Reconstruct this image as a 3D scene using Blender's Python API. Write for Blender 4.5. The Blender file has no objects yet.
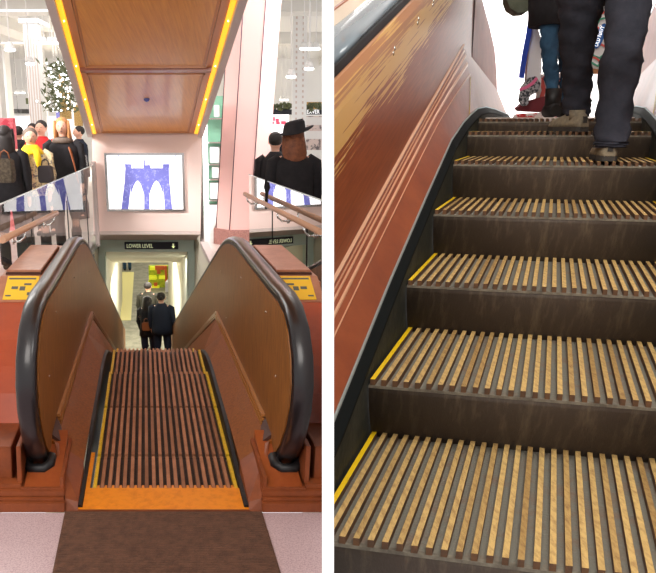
import bpy, bmesh, math, random
from mathutils import Vector, Matrix
random.seed(7)
S = bpy.context.scene
COL = S.collection
# ---------------------------------------------------------------- camera
F, CX, CY, HZ = 700.0, 270.0, 286.5, 127.0
PITCH = math.atan((CY - HZ) / F)
SP, CP = math.sin(PITCH), math.cos(PITCH)
EYE = Vector((0, 0, 1.6))
cd = bpy.data.cameras.new('camera'); cam = bpy.data.objects.new('camera', cd); COL.objects.link(cam)
cam.location = EYE; cam.rotation_euler = (math.pi/2 - PITCH, 0, 0)
cd.sensor_width = 36; cd.lens = F*36/656; cd.shift_x = (328 - CX)/656; cd.clip_start = .05; cd.clip_end = 200
S.camera = cam
# ---------------------------------------------------------------- world, exposure
W = bpy.data.worlds.new('world'); S.world = W; W.use_nodes = True
bg = W.node_tree.nodes['Background']; bg.inputs[0].default_value = (1, .97, .95, 1); bg.inputs[1].default_value = .85
S.view_settings.view_transform = 'Standard'; S.view_settings.look = 'None'; S.view_settings.gamma = 1
S.view_settings.exposure = 0.0; S.view_settings.use_curve_mapping = False
# ---------------------------------------------------------------- area lights standing in for the halls' lighting, plus added fill lamps
def area(name, loc, size, power, color=(1, 1, 1), target=None, sy=None):
    l = bpy.data.lights.new(name, 'AREA'); l.energy = power; l.color = color
    l.shape = 'RECTANGLE'; l.size = size; l.size_y = sy or size
    o = bpy.data.objects.new(name, l); COL.objects.link(o); o.location = loc
    d = (Vector(target) - Vector(loc)) if target else Vector((0, 0, -1))
    o.rotation_euler = d.to_track_quat('-Z', 'Y').to_euler(); return o
area('fill_light_front', (-1.3, -.2, 3.6), 2.2, 95, (1, .94, .88), (-1.5, 6.5, .6))  # added lamp standing in for shop lights behind the viewer
area('fill_light_screen_wall', (-4.6, 6.3, 3.3), 1.2, 22, (1, .95, .92), (-1.7, 9.6, .9)).data.spread = math.radians(40)  # added lamp that lifts the pink screen wall
area('ceiling_light_panel_left', (-5.5, 9, 4.3), 4.0, 340, (1, .98, .95))
area('ceiling_light_panel_far_left', (-9, 20, 4.3), 8.0, 680, (1, 1, 1))
area('ceiling_light_panel_aisle', (-.4, 9, 4.3), 2.0, 70, (1, .97, .95), sy=5)
area('fill_light_lower', (-2.9, 16.5, -1.6), 1.2, 130, (1, .97, .85), sy=4)  # added lamp to brighten the lower corridor
area('fill_light_stairwell', (-2.0, 12.6, -.75), .9, 28, (.95, 1, .95), (-2.2, 12.8, -4), sy=1.2)  # added lamp to brighten the walls of the well
area('fill_light_lower_far', (-4.5, 26, .3), 6, 560, (1, .98, .8), sy=6)  # added lamp to brighten the far lower level
area('ceiling_light_panel_stairs', (1.3, .9, 3.9), 1.4, 62, (1, .97, .92), (1.2, 2.4, 1.0))
area('ceiling_light_panel_landing', (2.3, 6.8, 4.3), 1.6, 30, (1, 1, 1))
area('fill_light_landing_wall', (2.5, 8.6, 4.0), 2.5, 270, (1, 1, 1), (2.5, 10.6, 2.0), sy=.8)  # added lamp that washes the landing wall out to white
# ---------------------------------------------------------------- helpers
def at(px, py, y=None, z=None):
    dx, dv = (px-CX)/F, (py-CY)/F
    d = Vector((dx, CP - dv*SP, -SP - dv*CP))
    t = y/d.y if y is not None else (z-EYE.z)/d.z
    return EYE + d*t
def depth(y, z): return y*CP + (EYE.z-z)*SP
K = -(CX-144)/(F*CP + (CY-HZ)*SP)                     # heading of the descending escalator
def SH(u, y, z): return Vector((u - .18*(y*CP + (1.6-z)*SP), y, z))   # the hall runs slightly leftwards from the viewer
YAW = .229; SK = .152
RO = Vector((.090, 1.279, .794))
def RT(u, v, z):                                       # local frame of the ascending escalator
    u = u + SK*v
    return RO + Vector((math.cos(YAW)*u + math.sin(YAW)*v, -math.sin(YAW)*u + math.cos(YAW)*v, z))
# faces of the white partition between the two halls
def camdir(px): return Vector(((px-CX)/F, 0, 1))
RCAM = Matrix(((1, 0, 0), (0, -SP, CP), (0, -CP, -SP)))    # camera (x right, y down, z forward) -> world
def c2w(x, y, z): return EYE + RCAM @ Vector((x, y, z))
DX = (328-CX)/F
TH = 6/F
PN = (RCAM @ Vector((1, 0, -DX))).normalized()        # normal of the partition, to the right
PL = c2w(-TH, 0, 0); PR = c2w(TH, 0, 0)

MATS = {}
def mat(name, col, rough=.6, metal=0, noise=None, bump=None, emit=None, estr=1, spec=None, coat=0, scale=None):
    if name in MATS: return MATS[name]
    m = bpy.data.materials.new(name); m.use_nodes = True; nt = m.node_tree; b = nt.nodes['Principled BSDF']
    c = (*col, 1)
    b.inputs['Base Color'].default_value = c; b.inputs['Roughness'].default_value = rough; b.inputs['Metallic'].default_value = metal
    if spec is not None: b.inputs['Specular IOR Level'].default_value = spec
    if coat: b.inputs['Coat Weight'].default_value = coat; b.inputs['Coat Roughness'].default_value = .12
    if emit: b.inputs['Emission Color'].default_value = (*emit, 1); b.inputs['Emission Strength'].default_value = estr
    if noise or bump:
        tc = nt.nodes.new('ShaderNodeTexCoord'); mp = nt.nodes.new('ShaderNodeMapping')
        nt.links.new(tc.outputs['Object'], mp.inputs[0]); mp.inputs['Scale'].default_value = scale or (1, 1, 1)
    if noise:
        sc, col2, lo, hi = noise
        n = nt.nodes.new('ShaderNodeTexNoise'); n.inputs['Scale'].default_value = sc; n.inputs['Detail'].default_value = 6; n.inputs['Roughness'].default_value = .65
        nt.links.new(mp.outputs[0], n.inputs['Vector'])
        r = nt.nodes.new('ShaderNodeValToRGB'); r.color_ramp.elements[0].position = lo; r.color_ramp.elements[1].position = hi
        r.color_ramp.elements[0].color = c; r.color_ramp.elements[1].color = (*col2, 1)
        nt.links.new(n.outputs['Fac'], r.inputs[0]); nt.links.new(r.outputs[0], b.inputs['Base Color'])
    if bump:
        sc, st = bump
        n2 = nt.nodes.new('ShaderNodeTexNoise'); n2.inputs['Scale'].default_value = sc; n2.inputs['Detail'].default_value = 4
        nt.links.new(mp.outputs[0], n2.inputs['Vector'])
        bp = nt.nodes.new('ShaderNodeBump'); bp.inputs['Strength'].default_value = st; bp.inputs['Distance'].default_value = .01
        nt.links.new(n2.outputs['Fac'], bp.inputs['Height']); nt.links.new(bp.outputs[0], b.inputs['Normal'])
    MATS[name] = m; return m
def srgb(r, g, b):
    f = lambda c: ((c/255+.055)/1.055)**2.4 if c > 10 else c/255/12.92
    return (f(r), f(g), f(b))
WOODSC = (1, 1, 1)
M = dict(
 white=mat('white_paint', (.93, .93, .93), .7),
 ceil=mat('ceiling_white', (.86, .86, .84), .8),
 beam=mat('beam_white', (.80, .79, .76), .8),
 pink=mat('pale_pink_wall', srgb(252, 226, 218), .6, bump=(60, .05)),
 pillar=mat('pink_pillar', srgb(246, 200, 194), .45, bump=(60, .05)),
 pillarg=mat('pillar_joint', srgb(90, 60, 75), .6),
 stone=mat('pink_granite', srgb(190, 140, 130), .4, noise=(60, srgb(150, 105, 98), .4, .6)),
 terr=mat('terrazzo', srgb(205, 180, 182), .45, noise=(160, srgb(178, 150, 155), .45, .6)),
 tile=mat('white_floor', srgb(226, 214, 206), .3, noise=(3, srgb(214, 200, 192), .4, .6)),
 matt=mat('ribbed_mat', srgb(106, 72, 54), .85, noise=(30, srgb(84, 56, 42), .4, .65), bump=(200, .4)),
 wood=mat('brown_wood', srgb(158, 100, 38), .5, noise=(6, srgb(108, 64, 24), .3, .7), scale=(16, 10, 1.2), coat=.05),
 woodr=mat('orange_wood', srgb(160, 82, 38), .35, noise=(6, srgb(150, 70, 36), .35, .7), scale=(8, 8, 2), coat=.4),
 deck=mat('deck_wood', srgb(186, 124, 92), .4, noise=(8, srgb(170, 108, 78), .4, .6), coat=.2),
 red=mat('orange_red_lacquer', srgb(176, 70, 22), .3, coat=.3, noise=(3, srgb(150, 56, 16), .4, .7)),
 woodv=mat('vein_wood', srgb(232, 156, 62), .36, noise=(5, srgb(214, 136, 50), .35, .65), scale=(12, .5, .5), coat=.2),
 woodf=mat('frame_wood', srgb(206, 130, 66), .35, coat=.2),
 wood2=mat('plinth_wood', srgb(146, 74, 34), .5, noise=(9, srgb(112, 54, 26), .35, .7)),
 inner=mat('recess_dark_wood', srgb(70, 34, 20), .6),
 rubber=mat('black_rubber', srgb(30, 27, 30), .28, spec=.5, coat=.15),
 rubber2=mat('black_edge', srgb(22, 20, 22), .5),
 skirt=mat('black_skirt', srgb(22, 20, 22), .5, spec=.25, noise=(20, srgb(46, 42, 40), .5, .8)),
 moul=mat('moulding_wood', srgb(176, 116, 60), .3, coat=.4),
 orange=mat('orange_paint', srgb(236, 140, 20), .5, noise=(30, srgb(214, 120, 16), .45, .7)),
 yellow=mat('yellow_paint', srgb(228, 184, 40), .5, noise=(30, srgb(190, 150, 40), .45, .75)),
 slatl=mat('brown_slat', srgb(192, 132, 96), .6, noise=(8, srgb(152, 98, 66), .3, .7)),
 dark=mat('dark_groove', srgb(48, 36, 34), .7, noise=(20, srgb(66, 50, 44), .4, .7)),
 fascia=mat('greyish_pink_metal', srgb(206, 190, 186), .5),
 led=mat('yellow_light_strip', srgb(255, 200, 60), .5, emit=srgb(255, 184, 36), estr=1.15),
 steel=mat('brushed_steel', (.6, .6, .6), .25, 1),
 chrome=mat('chrome', (.8, .8, .8), .15, 1),
 rail=mat('pale_wood_rail', srgb(206, 160, 130), .4),
 grey=mat('grey_underside', srgb(222, 206, 200), .7),
 mint=mat('pale_mint_paint', srgb(206, 224, 212), .6),
 lower=mat('lower_wall', srgb(226, 222, 204), .6),
 cream=mat('cream_floor', srgb(238, 226, 150), .4),
 lgrey=mat('lower_grey_floor', srgb(150, 146, 128), .5, noise=(4, srgb(120, 118, 100), .4, .6)),
 lime=mat('lime_panel', srgb(206, 216, 50), .6, noise=(7, srgb(160, 190, 40), .5, .6)),
 navy=mat('dark_sign', srgb(34, 36, 48), .5),
 letters=mat('sign_letters', srgb(220, 226, 180), .5, emit=srgb(220, 226, 180), estr=.5),
 wletters=mat('white_letters', (1, 1, 1), .5, emit=(1, 1, 1), estr=1.2),
 black=mat('black_cloth', srgb(26, 24, 28), .9, noise=(14, srgb(38, 36, 40), .4, .7)),
 charcoal=mat('charcoal_cloth', srgb(38, 39, 46), .95, spec=.2, noise=(9, srgb(54, 54, 62), .35, .75), bump=(18, .5)),
 jeans=mat('blue_denim', srgb(52, 90, 120), .9, noise=(9, srgb(34, 60, 84), .4, .7)),
 bluej=mat('dark_jeans', srgb(36, 40, 58), .9),
 navyc=mat('navy_cloth', srgb(28, 34, 50), .9),
 olive=mat('olive_cloth', srgb(104, 108, 92), .9, noise=(9, srgb(84, 88, 72), .4, .7)),
 skin=mat('skin', srgb(224, 172, 148), .5),
 hairb=mat('blonde_hair', srgb(196, 142, 88), .6, noise=(30, srgb(160, 104, 60), .4, .7)),
 hairg=mat('grey_brown_hair', srgb(120, 104, 92), .7, noise=(30, srgb(90, 76, 66), .4, .7)),
 hairr=mat('auburn_hair', srgb(140, 82, 50), .6, noise=(30, srgb(96, 52, 32), .4, .7)),
 haird=mat('dark_hair', srgb(34, 26, 24), .6),
 scarf=mat('yellow_scarf', srgb(246, 206, 30), .8),
 print_=mat('patterned_blouse', srgb(222, 204, 160), .9, noise=(26, srgb(110, 100, 104), .5, .6)),
 redc=mat('red_cloth', srgb(214, 40, 44), .8),
 tan=mat('tan_leather', srgb(150, 84, 46), .5),
 bag=mat('dark_bag', srgb(70, 64, 68), .7),
 plaid=mat('bag_canvas', srgb(104, 92, 74), .8, noise=(40, srgb(70, 60, 50), .4, .6)),
 shoe=mat('tan_shoe', srgb(132, 120, 98), .8, noise=(30, srgb(96, 88, 74), .4, .7)),
 sole=mat('shoe_sole', srgb(52, 48, 44), .8),
 blackshoe=mat('black_shoe', srgb(24, 22, 22), .5),
 leaf=mat('garland_leaf', srgb(98, 104, 72), .7),
 gold=mat('gold_panel', srgb(206, 172, 106), .5, noise=(40, srgb(170, 130, 70), .4, .6)),
 bulb=mat('lamp_glow', (1, 1, 1), .5, emit=(1, 1, 1), estr=4),
 brown=mat('brown_paper', srgb(170, 120, 80), .8),
 redpanel=mat('red_poster', srgb(240, 120, 130), .6, noise=(5, srgb(200, 60, 80), .5, .56)),
 violet=mat('violet_banner', srgb(140, 140, 214), .6),
 green=mat('green_display', srgb(140, 196, 166), .6),
 scr=mat('white_screen', (1, 1, 1), .4, emit=(.97, .97, 1), estr=1.15),
 scrp=mat('screen_red_print', srgb(240, 80, 110), .5, emit=srgb(240, 90, 110), estr=.8),
 blueB=mat('blue_strap', srgb(30, 70, 190), .6),
 whiteB=mat('white_plastic_bag', srgb(240, 236, 236), .5),
 winered=mat('wine_red_bag', srgb(120, 24, 36), .6),
 pinkc=mat('pink_cloth', srgb(240, 120, 160), .8),
 check=mat('grey_check_cloth', srgb(180, 178, 180), .9, noise=(70, srgb(60, 60, 66), .47, .53)),
 greenp=mat('green_print', srgb(70, 160, 130), .6), redp=mat('red_print', srgb(236, 104, 96), .6), bluep=mat('blue_print', srgb(34, 92, 160), .6),
)
M['aprw'] = mat('apron_wood_shaded', srgb(150, 84, 26), .6, spec=.2, noise=(6, srgb(114, 60, 18), .3, .7), scale=(16, 10, 1.2))  # shade put into the colour: offsets the light the sloped apron catches
# glass
g = bpy.data.materials.new('clear_glass'); g.use_nodes = True; nt = g.node_tree; nt.nodes.clear()
o = nt.nodes.new('ShaderNodeOutputMaterial'); mx = nt.nodes.new('ShaderNodeMixShader'); fr = nt.nodes.new('ShaderNodeFresnel'); fr.inputs[0].default_value = 1.5
tr = nt.nodes.new('ShaderNodeBsdfTransparent'); tr.inputs[0].default_value = (.93, .95, .94, 1); gl = nt.nodes.new('ShaderNodeBsdfGlossy'); gl.inputs['Roughness'].default_value = .01
nt.links.new(fr.outputs[0], mx.inputs[0]); nt.links.new(tr.outputs[0], mx.inputs[1]); nt.links.new(gl.outputs[0], mx.inputs[2]); nt.links.new(mx.outputs[0], o.inputs[0])
M['glass'] = g

def props(o, label=None, cat=None, group=None, kind=None):
    for k, v in (('label', label), ('category', cat), ('group', group), ('kind', kind)):
        if v: o[k] = v
    return o
def empty(name, loc, label=None, cat=None, group=None):
    o = bpy.data.objects.new(name, None); COL.objects.link(o); o.location = loc; o.empty_display_size = .1
    return props(o, label, cat, group)
def base_of(p):
    v = Vector((0, 0, 0))
    while p: v += p.location; p = p.parent
    return v
class MB:
    def __init__(s, f=None): s.bm = bmesh.new(); s.f = f
    def P(s, p): return s.f(*p) if s.f else Vector(p)
    def face(s, pts, mi=0, smooth=False):
        f = s.bm.faces.new([s.bm.verts.new(s.P(p)) for p in pts]); f.material_index = mi; f.smooth = smooth; return s
    def hexa(s, p, mi=0):      # 8 corners: bottom 4, top 4
        v = [s.bm.verts.new(s.P(q)) for q in p]
        for a in ((3, 2, 1, 0), (4, 5, 6, 7), (0, 1, 5, 4), (1, 2, 6, 5), (2, 3, 7, 6), (3, 0, 4, 7)):
            f = s.bm.faces.new([v[i] for i in a]); f.material_index = mi
        return s
    def box(s, a, b, mi=0):
        (x0, y0, z0), (x1, y1, z1) = a, b
        return s.hexa([(x0, y0, z0), (x1, y0, z0), (x1, y1, z0), (x0, y1, z0), (x0, y0, z1), (x1, y0, z1), (x1, y1, z1), (x0, y1, z1)], mi)
    def loft(s, rings, closed=True, caps=True, smooth=True, mi=0, loop=False):
        R = [[s.bm.verts.new(s.P(p)) for p in r] for r in rings]; n = len(R[0])
        L = len(R)
        for i in range(L if loop else L-1):
            for j in range(n if closed else n-1):
                q = [R[i][j], R[i][(j+1) % n], R[(i+1) % L][(j+1) % n], R[(i+1) % L][j]]
                try: f = s.bm.faces.new(q); f.smooth = smooth; f.material_index = mi
                except ValueError: pass
        if caps and closed and not loop:
            for r in (R[0][::-1], R[-1]):
                f = s.bm.faces.new(r); f.material_index = mi
        return s
    def prism(s, poly, a, b, axis=0, mi=0, smooth=False):   # poly of 2d points in the other two axes, extruded along axis
        def mk(p, t): l = list(p); l.insert(axis, t); return tuple(l)
        return s.loft([[mk(p, a) for p in poly], [mk(p, b) for p in poly]], smooth=smooth, mi=mi)
    def tube(s, pts, r, n=8, mi=0, flat=1.0):
        pts = [Vector(p) for p in pts]; rings = []
        for i, p in enumerate(pts):
            d = (pts[min(i+1, len(pts)-1)] - pts[max(i-1, 0)]).normalized()
            a = d.cross(Vector((0, 0, 1)));  a = a.normalized() if a.length > 1e-3 else Vector((1, 0, 0)); b = d.cross(a).normalized()
            rr = r[i] if isinstance(r, (list, tuple)) else r
            rings.append([p + a*rr*math.cos(t) + b*rr*flat*math.sin(t) for t in [2*math.pi*k/n for k in range(n)]])
        return s.loft(rings, mi=mi)
    def ell(s, c, r, nu=14, nv=10, mi=0, rot=None):
        c = Vector(c); rings = []
        for i in range(nv+1):
            a = math.pi*(.02 + .96*i/nv); ring = []
            for k in range(nu):
                t = 2*math.pi*k/nu; v = Vector((r[0]*math.sin(a)*math.cos(t), r[1]*math.sin(a)*math.sin(t), -r[2]*math.cos(a)))
                if rot: v = rot @ v
                ring.append(tuple(c+v))
            rings.append(ring)
        return s.loft(rings, mi=mi)
    def build(s, name, m, parent=None, clip=None, bevel=0, label=None, kind=None, solid=0):
        bm = s.bm
        if solid == 0: bmesh.ops.recalc_face_normals(bm, faces=bm.faces[:])
        if clip:
            p, n = (PL, PN) if clip == 'L' else (PR, -PN)
            r = bmesh.ops.bisect_plane(bm, geom=bm.verts[:]+bm.edges[:]+bm.faces[:], plane_co=p, plane_no=n, clear_outer=True)
            ed = [e for e in r['geom_cut'] if isinstance(e, bmesh.types.BMEdge)]
            if ed: bmesh.ops.holes_fill(bm, edges=ed, sides=200)
        if not bm.verts: bm.free(); return None
        if bevel:
            bmesh.ops.remove_doubles(bm, verts=bm.verts[:], dist=1e-6)
            bmesh.ops.bevel(bm, geom=[e for e in bm.edges if len(e.link_faces) == 2 and e.calc_face_angle(0) > .5], offset=bevel, segments=2, affect='EDGES', clamp_overlap=True)
        b = base_of(parent)
        if parent is None:
            vs = [v.co for v in bm.verts]; mn = Vector([min(v[i] for v in vs) for i in range(3)]); mxx = Vector([max(v[i] for v in vs) for i in range(3)])
            b = Vector(((mn.x+mxx.x)/2, (mn.y+mxx.y)/2, mn.z))
        bmesh.ops.translate(bm, verts=bm.verts[:], vec=-b)
        me = bpy.data.meshes.new(name); bm.to_mesh(me); bm.free()
        for q in (m if isinstance(m, (list, tuple)) else [m]): me.materials.append(M[q] if isinstance(q, str) else q)
        o = bpy.data.objects.new(name, me); COL.objects.link(o)
        if parent: o.parent = parent
        else: o.location = b
        return props(o, label, kind=kind)
def text_mesh(txt, size, origin, xdir, ydir, name, m, parent, thick=.003, maxw=None):
    c = bpy.data.curves.new('t', 'FONT'); c.body = txt; c.size = size; c.extrude = thick
    t = bpy.data.objects.new('t', c); COL.objects.link(t)
    dg = bpy.context.evaluated_depsgraph_get(); me = bpy.data.meshes.new_from_object(t.evaluated_get(dg))
    bpy.data.objects.remove(t)
    w = max(v.co.x for v in me.vertices)
    k = min(1, maxw/w) if maxw else 1
    X, Y = Vector(xdir).normalized(), Vector(ydir).normalized(); Z = X.cross(Y); O = Vector(origin); b = base_of(parent)
    for v in me.vertices: v.co = O + X*v.co.x*k + Y*v.co.y + Z*v.co.z - b
    me.materials.clear(); me.materials.append(M[m])
    o = bpy.data.objects.new(name, me); COL.objects.link(o); o.parent = parent; return o
def copy_tree(o, parent=None):
    c = o.copy(); COL.objects.link(c); c.parent = parent
    for ch in o.children: copy_tree(ch, c)
    return c
def struct(name, mb, m, **k): return mb.build(name, m, kind='structure', **k)
def pxbox(x0, y0, x1, y1, D, dep, mb=None):      # an upright block whose front stands at distance D
    a, b = at(x0, y1, y=D), at(x1, y0, y=D)
    return (mb or MB()).box((a.x, D, a.z), (b.x, D+dep, b.z))

# ================================================================= partition between the halls
mb = MB()
def ring(z, y0, y1): return [c2w(DX*z-TH, y0, z), c2w(DX*z+TH, y0, z), c2w(DX*z+TH, y1, z), c2w(DX*z-TH, y1, z)]
mb.loft([ring(1.0, -.62, .60), ring(1.5, -.80, .93), ring(6, -2.3, 2.4), ring(34, -2.8, 9)], smooth=False)
struct('wall_partition', mb, 'white')

# ================================================================= floors, ceiling, far walls
mb = MB()
mb.box((-2.6, -.6, -.3), (3, 2.69, -.001)); struct('floor', mb, 'terr', clip='L')
mb = MB()
a = SH(-.84, 2.69, 0); 
mb.hexa([(-12, 2.69, -.3), SH(-.72, 2.69, -.3), SH(-.72, 9.6, -.3), (-12, 9.6, -.3), (-12, 2.69, -.001), SH(-.72, 2.69, -.001), SH(-.72, 9.6, -.001), (-12, 9.6, -.001)])
mb.hexa([(-12, 9.6, -.3), SH(-.72, 9.6, -.3), SH(-.72, 34, -.3), (-16, 34, -.3), (-12, 9.6, -.001), SH(-.72, 9.6, -.001), SH(-.72, 34, -.001), (-16, 34, -.001)])
mb.hexa([SH(.80, 2.69, -.3), (3, 2.69, -.3), (6, 34, -.3), SH(.80, 34, -.3), SH(.80, 2.69, -.001), (3, 2.69, -.001), (6, 34, -.001), SH(.80, 34, -.001)])
struct('floor_upper', mb, 'tile', clip='L')
struct('ceiling', MB().box((-17, -.6, 4.6), (12, 34, 4.8)), 'ceil')
struct('wall_far', MB().box((-17, 33, -6), (12, 33.3, 4.6)), 'white')
struct('wall_left', MB().box((-17.2, -.5, -.3), (-17, 33, 4.6)), 'white')

# ribbed mat in front of the comb plate
mb = MB()
p = [(-.336, 2.690), (.502, 2.690), (.502, 1.9), (-.336, 1.9)]
mb.prism([(SH(u, y, 0).x, y) for u, y in p], 0, .006, axis=2)
for i in range(52):
    y = 1.92 + i*.0148; 
    mb.hexa([SH(-.33, y, .006), SH(.496, y, .006), SH(.496, y+.008, .006), SH(-.33, y+.008, .006), SH(-.33, y+.002, .010), SH(.496, y+.002, .010), SH(.496, y+.006, .010), SH(-.33, y+.006, .010)])
o = mb.build('floor_mat', 'matt'); props(o, 'dark brown ribbed floor mat at the foot of the picture before the orange comb plate', 'mat')

# ================================================================= descending escalator (left hall)
SL = .36
def zs(D, D1=4.3, D2=5.2):
    if D <= D1: return 0.
    if D < D2: return -SL*(D-D1)**2/(2*(D2-D1))
    return -SL*((D2-D1)/2 + D-D2)
UC = .083
RUN = .62; D0 = 2.617
# steps
proto = None; UL, UR = -.225, .42; NS = 20; pit = (UR-UL)/(NS-1)
gl_ = 'steps of the descending escalator'
nstep = 22
lowest = ['first', 'second', 'third', 'fourth', 'fifth', 'sixth', 'seventh', 'eighth', 'ninth', 'tenth', 'eleventh', 'twelfth', 'thirteenth', 'fourteenth', 'fifteenth', 'sixteenth']
names = ['nearest', 'second', 'third', 'fourth', 'fifth', 'sixth']
for k in range(nstep):
    d = D0 + k*RUN; z = zs(d+RUN*.5) if k else 0
    o_ = SH(UC, d, z)
    lab = ('%s visible slatted step of the descending escalator, counted from the orange comb plate' % names[k]) if k < 6 else 'slatted step of the descending escalator on the slope beyond its crest, %s from the bottom' % lowest[nstep-1-k]
    if proto is None:
        proto = empty('escalator_step', o_, lab, 'escalator step', gl_)
        def T(u, dd, zz): return SH(u, D0+dd, zz)
        MB(T).box((UL-.012, 0, -.05), (UR+.012, RUN-.006, -.024)).build('tread', 'dark', proto)
        MB(T).box((UL-.012, RUN-.012, -.24), (UR+.012, RUN-.004, -.05)).build('riser', 'dark', proto)
        sl0 = None
        for i in range(NS):
            u = UL + i*pit; w = .0082
            m_ = 'yellow' if i in (0, NS-1) else 'slatl'
            MB(T).box((u-w, .004, -.024), (u+w, RUN-.022, 0)).build('slat', m_ if i else 'yellow', proto, bevel=.002, label='painted yellow edge slat' if i in (0, NS-1) else None)
    else:
        c = copy_tree(proto); c.location = o_; c['label'] = lab
# comb plate
cp_ = empty('comb_plate', SH(UC, 2.72, 0), 'orange painted metal comb plate where the slatted steps of the descending escalator begin', 'comb plate')
mb = MB(SH); mb.box((-.283, 2.700, 0), (.449, 2.885, .008))
mb.box((-.283, 2.885, 0), (UL-.02, 3.24, .008)); mb.box((UR+.02, 2.885, 0), (.449, 3.24, .008))
mb.build('plate', 'orange', cp_)
mb = MB(SH)
for i in range(NS-1):
    u = UL + (i+.5)*pit
    mb.hexa([(u-.007, 2.885, -.006), (u+.007, 2.885, -.006), (u+.005, 2.925, -.010), (u-.005, 2.925, -.010), (u-.007, 2.885, .008), (u+.007, 2.885, .008), (u+.005, 2.925, .0), (u-.005, 2.925, .0)])
o = mb.build('comb_teeth', 'orange', cp_)
MB(SH).box((-.283, 2.692, 0), (.449, 2.700, .010)).build('front_edge', 'wood2', cp_)

# rail path
def zr(D): return .875 + zs(D, 4.45, 5.5)
arc = [(2.93, .10), (2.82, .20), (2.72, .33), (2.66, .46), (2.645, .58), (2.68, .70), (2.77, .80), (2.90, .86), (3.06, .88)]
dl = [3.3, 3.7, 4.1, 4.5, 4.7, 4.9, 5.1, 5.3, 5.5, 5.7, 6.5, 8, 10, 12, 14, 15.5]
path = arc + [(d, zr(d)) for d in dl]
def offs(path, t):
    r = []
    for i, p in enumerate(path):
        a, b = path[max(i-1, 0)], path[min(i+1, len(path)-1)]; dx, dz = b[0]-a[0], b[1]-a[1]; l = math.hypot(dx, dz)
        r.append((p[0] + dz/l*t, p[1] - dx/l*t))      # positive t: inward / below
    return r
def zm(D): return .178 - .035*max(0, D-3.2) - SL*max(0, D-5.5)
def balustrade(sd, lab):
    cl = 'L' if sd > 0 else None
    def f(u, y, z): return SH(UC + sd*u, y, z)
    root = empty('escalator_balustrade', f(.55, 2.7, 0), lab, 'escalator balustrade', 'balustrades of the descending escalator')
    B = lambda m_, n, mt, **k: m_.build(n, mt, root, clip=cl, **k)
    # handrail
    ins, out = .515, .603
    sec = [(ins, .022), (ins+.006, .004), (ins+.02, -.004), ((ins+out)/2, -.008), (out-.02, -.004), (out-.006, .004), (out, .022), (out-.012, .028), (ins+.012, .028)]
    fine = []
    for i in range(len(path)-1):
        (a, b), (c, d_) = path[i], path[i+1]
        fine.append((a, b))
    fine.append(path[-1])
    offc = {t: offs(fine, t) for _, t in sec}
    mb = MB(f); mb.loft([[(u, *offc[t][i]) for u, t in sec] for i in range(len(fine))]); B(mb, 'handrail', 'rubber')
    # inner black lip and steel guide
    pa, pb = offs(fine, .028), offs(fine, .046)
    mb = MB(f); mb.loft([[(ins+.004, *pa[i]), (out-.006, *pa[i]), (out-.006, *pb[i]), (ins+.004, *pb[i])] for i in range(len(fine))], smooth=False); B(mb, 'handrail_guide', 'rubber2')
    # inner wooden panel (two sheets meeting at the crest)
    pc = offs(fine, .046)
    def sheet(d0, d1, nm, mt):
        top = [q for q in pc if d0 <= q[0] <= d1]
        pts = top
        if d0 > 2:
            pts = [(d0, zr(d0)-.046)] + [q for q in top if q[0] > d0+.01]
        if d1 < 15: pts = [q for q in pts if q[0] < d1-.01] + [(d1, zr(d1)-.046)]
        rings = [[(.513, d, z), (.513, d, min(zm(d)-.02, z-.01) if d > 3.15 else max(.10, .0)), (.60, d, min(zm(d)-.02, z-.01) if d > 3.15 else .10), (.60, d, z)] for d, z in pts]
        mb = MB(f); mb.loft(rings, smooth=False); return B(mb, nm, mt)
    arcu = [q for q in pc if q[0] >= 2.6]
    lo = sorted([q for q in pc[:5]], key=lambda q: -q[0]); 
    # near sheet: polygon built from the loop of the newel
    top = [q for q in pc if q[0] < 5.5] + [(5.5, zr(5.5)-.046)]
    poly = top + [(5.5, zm(5.5)-.02), (3.15, zm(3.15)-.02), (3.12, .10)]
    MBp = MB(f).prism(poly, .513, .60); B(MBp, 'inner_panel', 'wood')
    sheet(5.5, 99, 'lower_panel', 'wood')
    # apron between moulding and skirt
    ds = [3.02, 3.5, 4, 4.5, 5, 5.5, 5.56, 6, 7, 9, 12, 15.5]
    def zk(d): return zs(d) + .075
    mb = MB(f); mb.loft([[(.366, d, zk(d)), (.513, d, zm(d)), (.513, d, zm(d)-.30), (.40, d, zk(d)-.2)] for d in ds], smooth=False); B(mb, 'apron_panel', 'aprw')
    # end face of the apron down to the floor
    mb = MB(f); mb.hexa([(.366, 2.70, 0), (.42, 2.70, 0), (.42, 3.02, 0), (.366, 3.02, 0), (.366, 2.72, .035), (.42, 2.72, .05), (.50, 3.02, .175), (.366, 3.02, .075)]); B(mb, 'apron_end', 'wood2')
    # mouldings
    dm = [3.22]+[d for d in ds if d > 3.3]
    for j, (u0, dz) in enumerate(((.497, -.012), (.497, .010), (.500, .032))):
        mb = MB(f); mb.loft([[(u0-.004, d, zm(d)+dz), (u0+.012, d, zm(d)+dz), (u0+.012, d, zm(d)+dz+.012), (u0-.004, d, zm(d)+dz+.012)] for d in dm], smooth=False); B(mb, 'moulding', 'moul')
    # dark diamond block at the moulding's end
    mb = MB(f); mb.loft([[(.516, 3.04, .20), (.455, 3.04, .150), (.435, 3.04, .118), (.516, 3.04, .14)], [(.516, 3.22, .215), (.49, 3.18, .185), (.47, 3.12, .16), (.516, 3.2, .16)]], smooth=False); B(mb, 'end_block', 'inner')
    # skirt
    ds2 = [2.72, 3.0, 3.5, 4, 4.3, 4.5, 4.7, 4.9, 5.1, 5.3, 5.5, 6, 7, 9, 12, 15.5]
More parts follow.
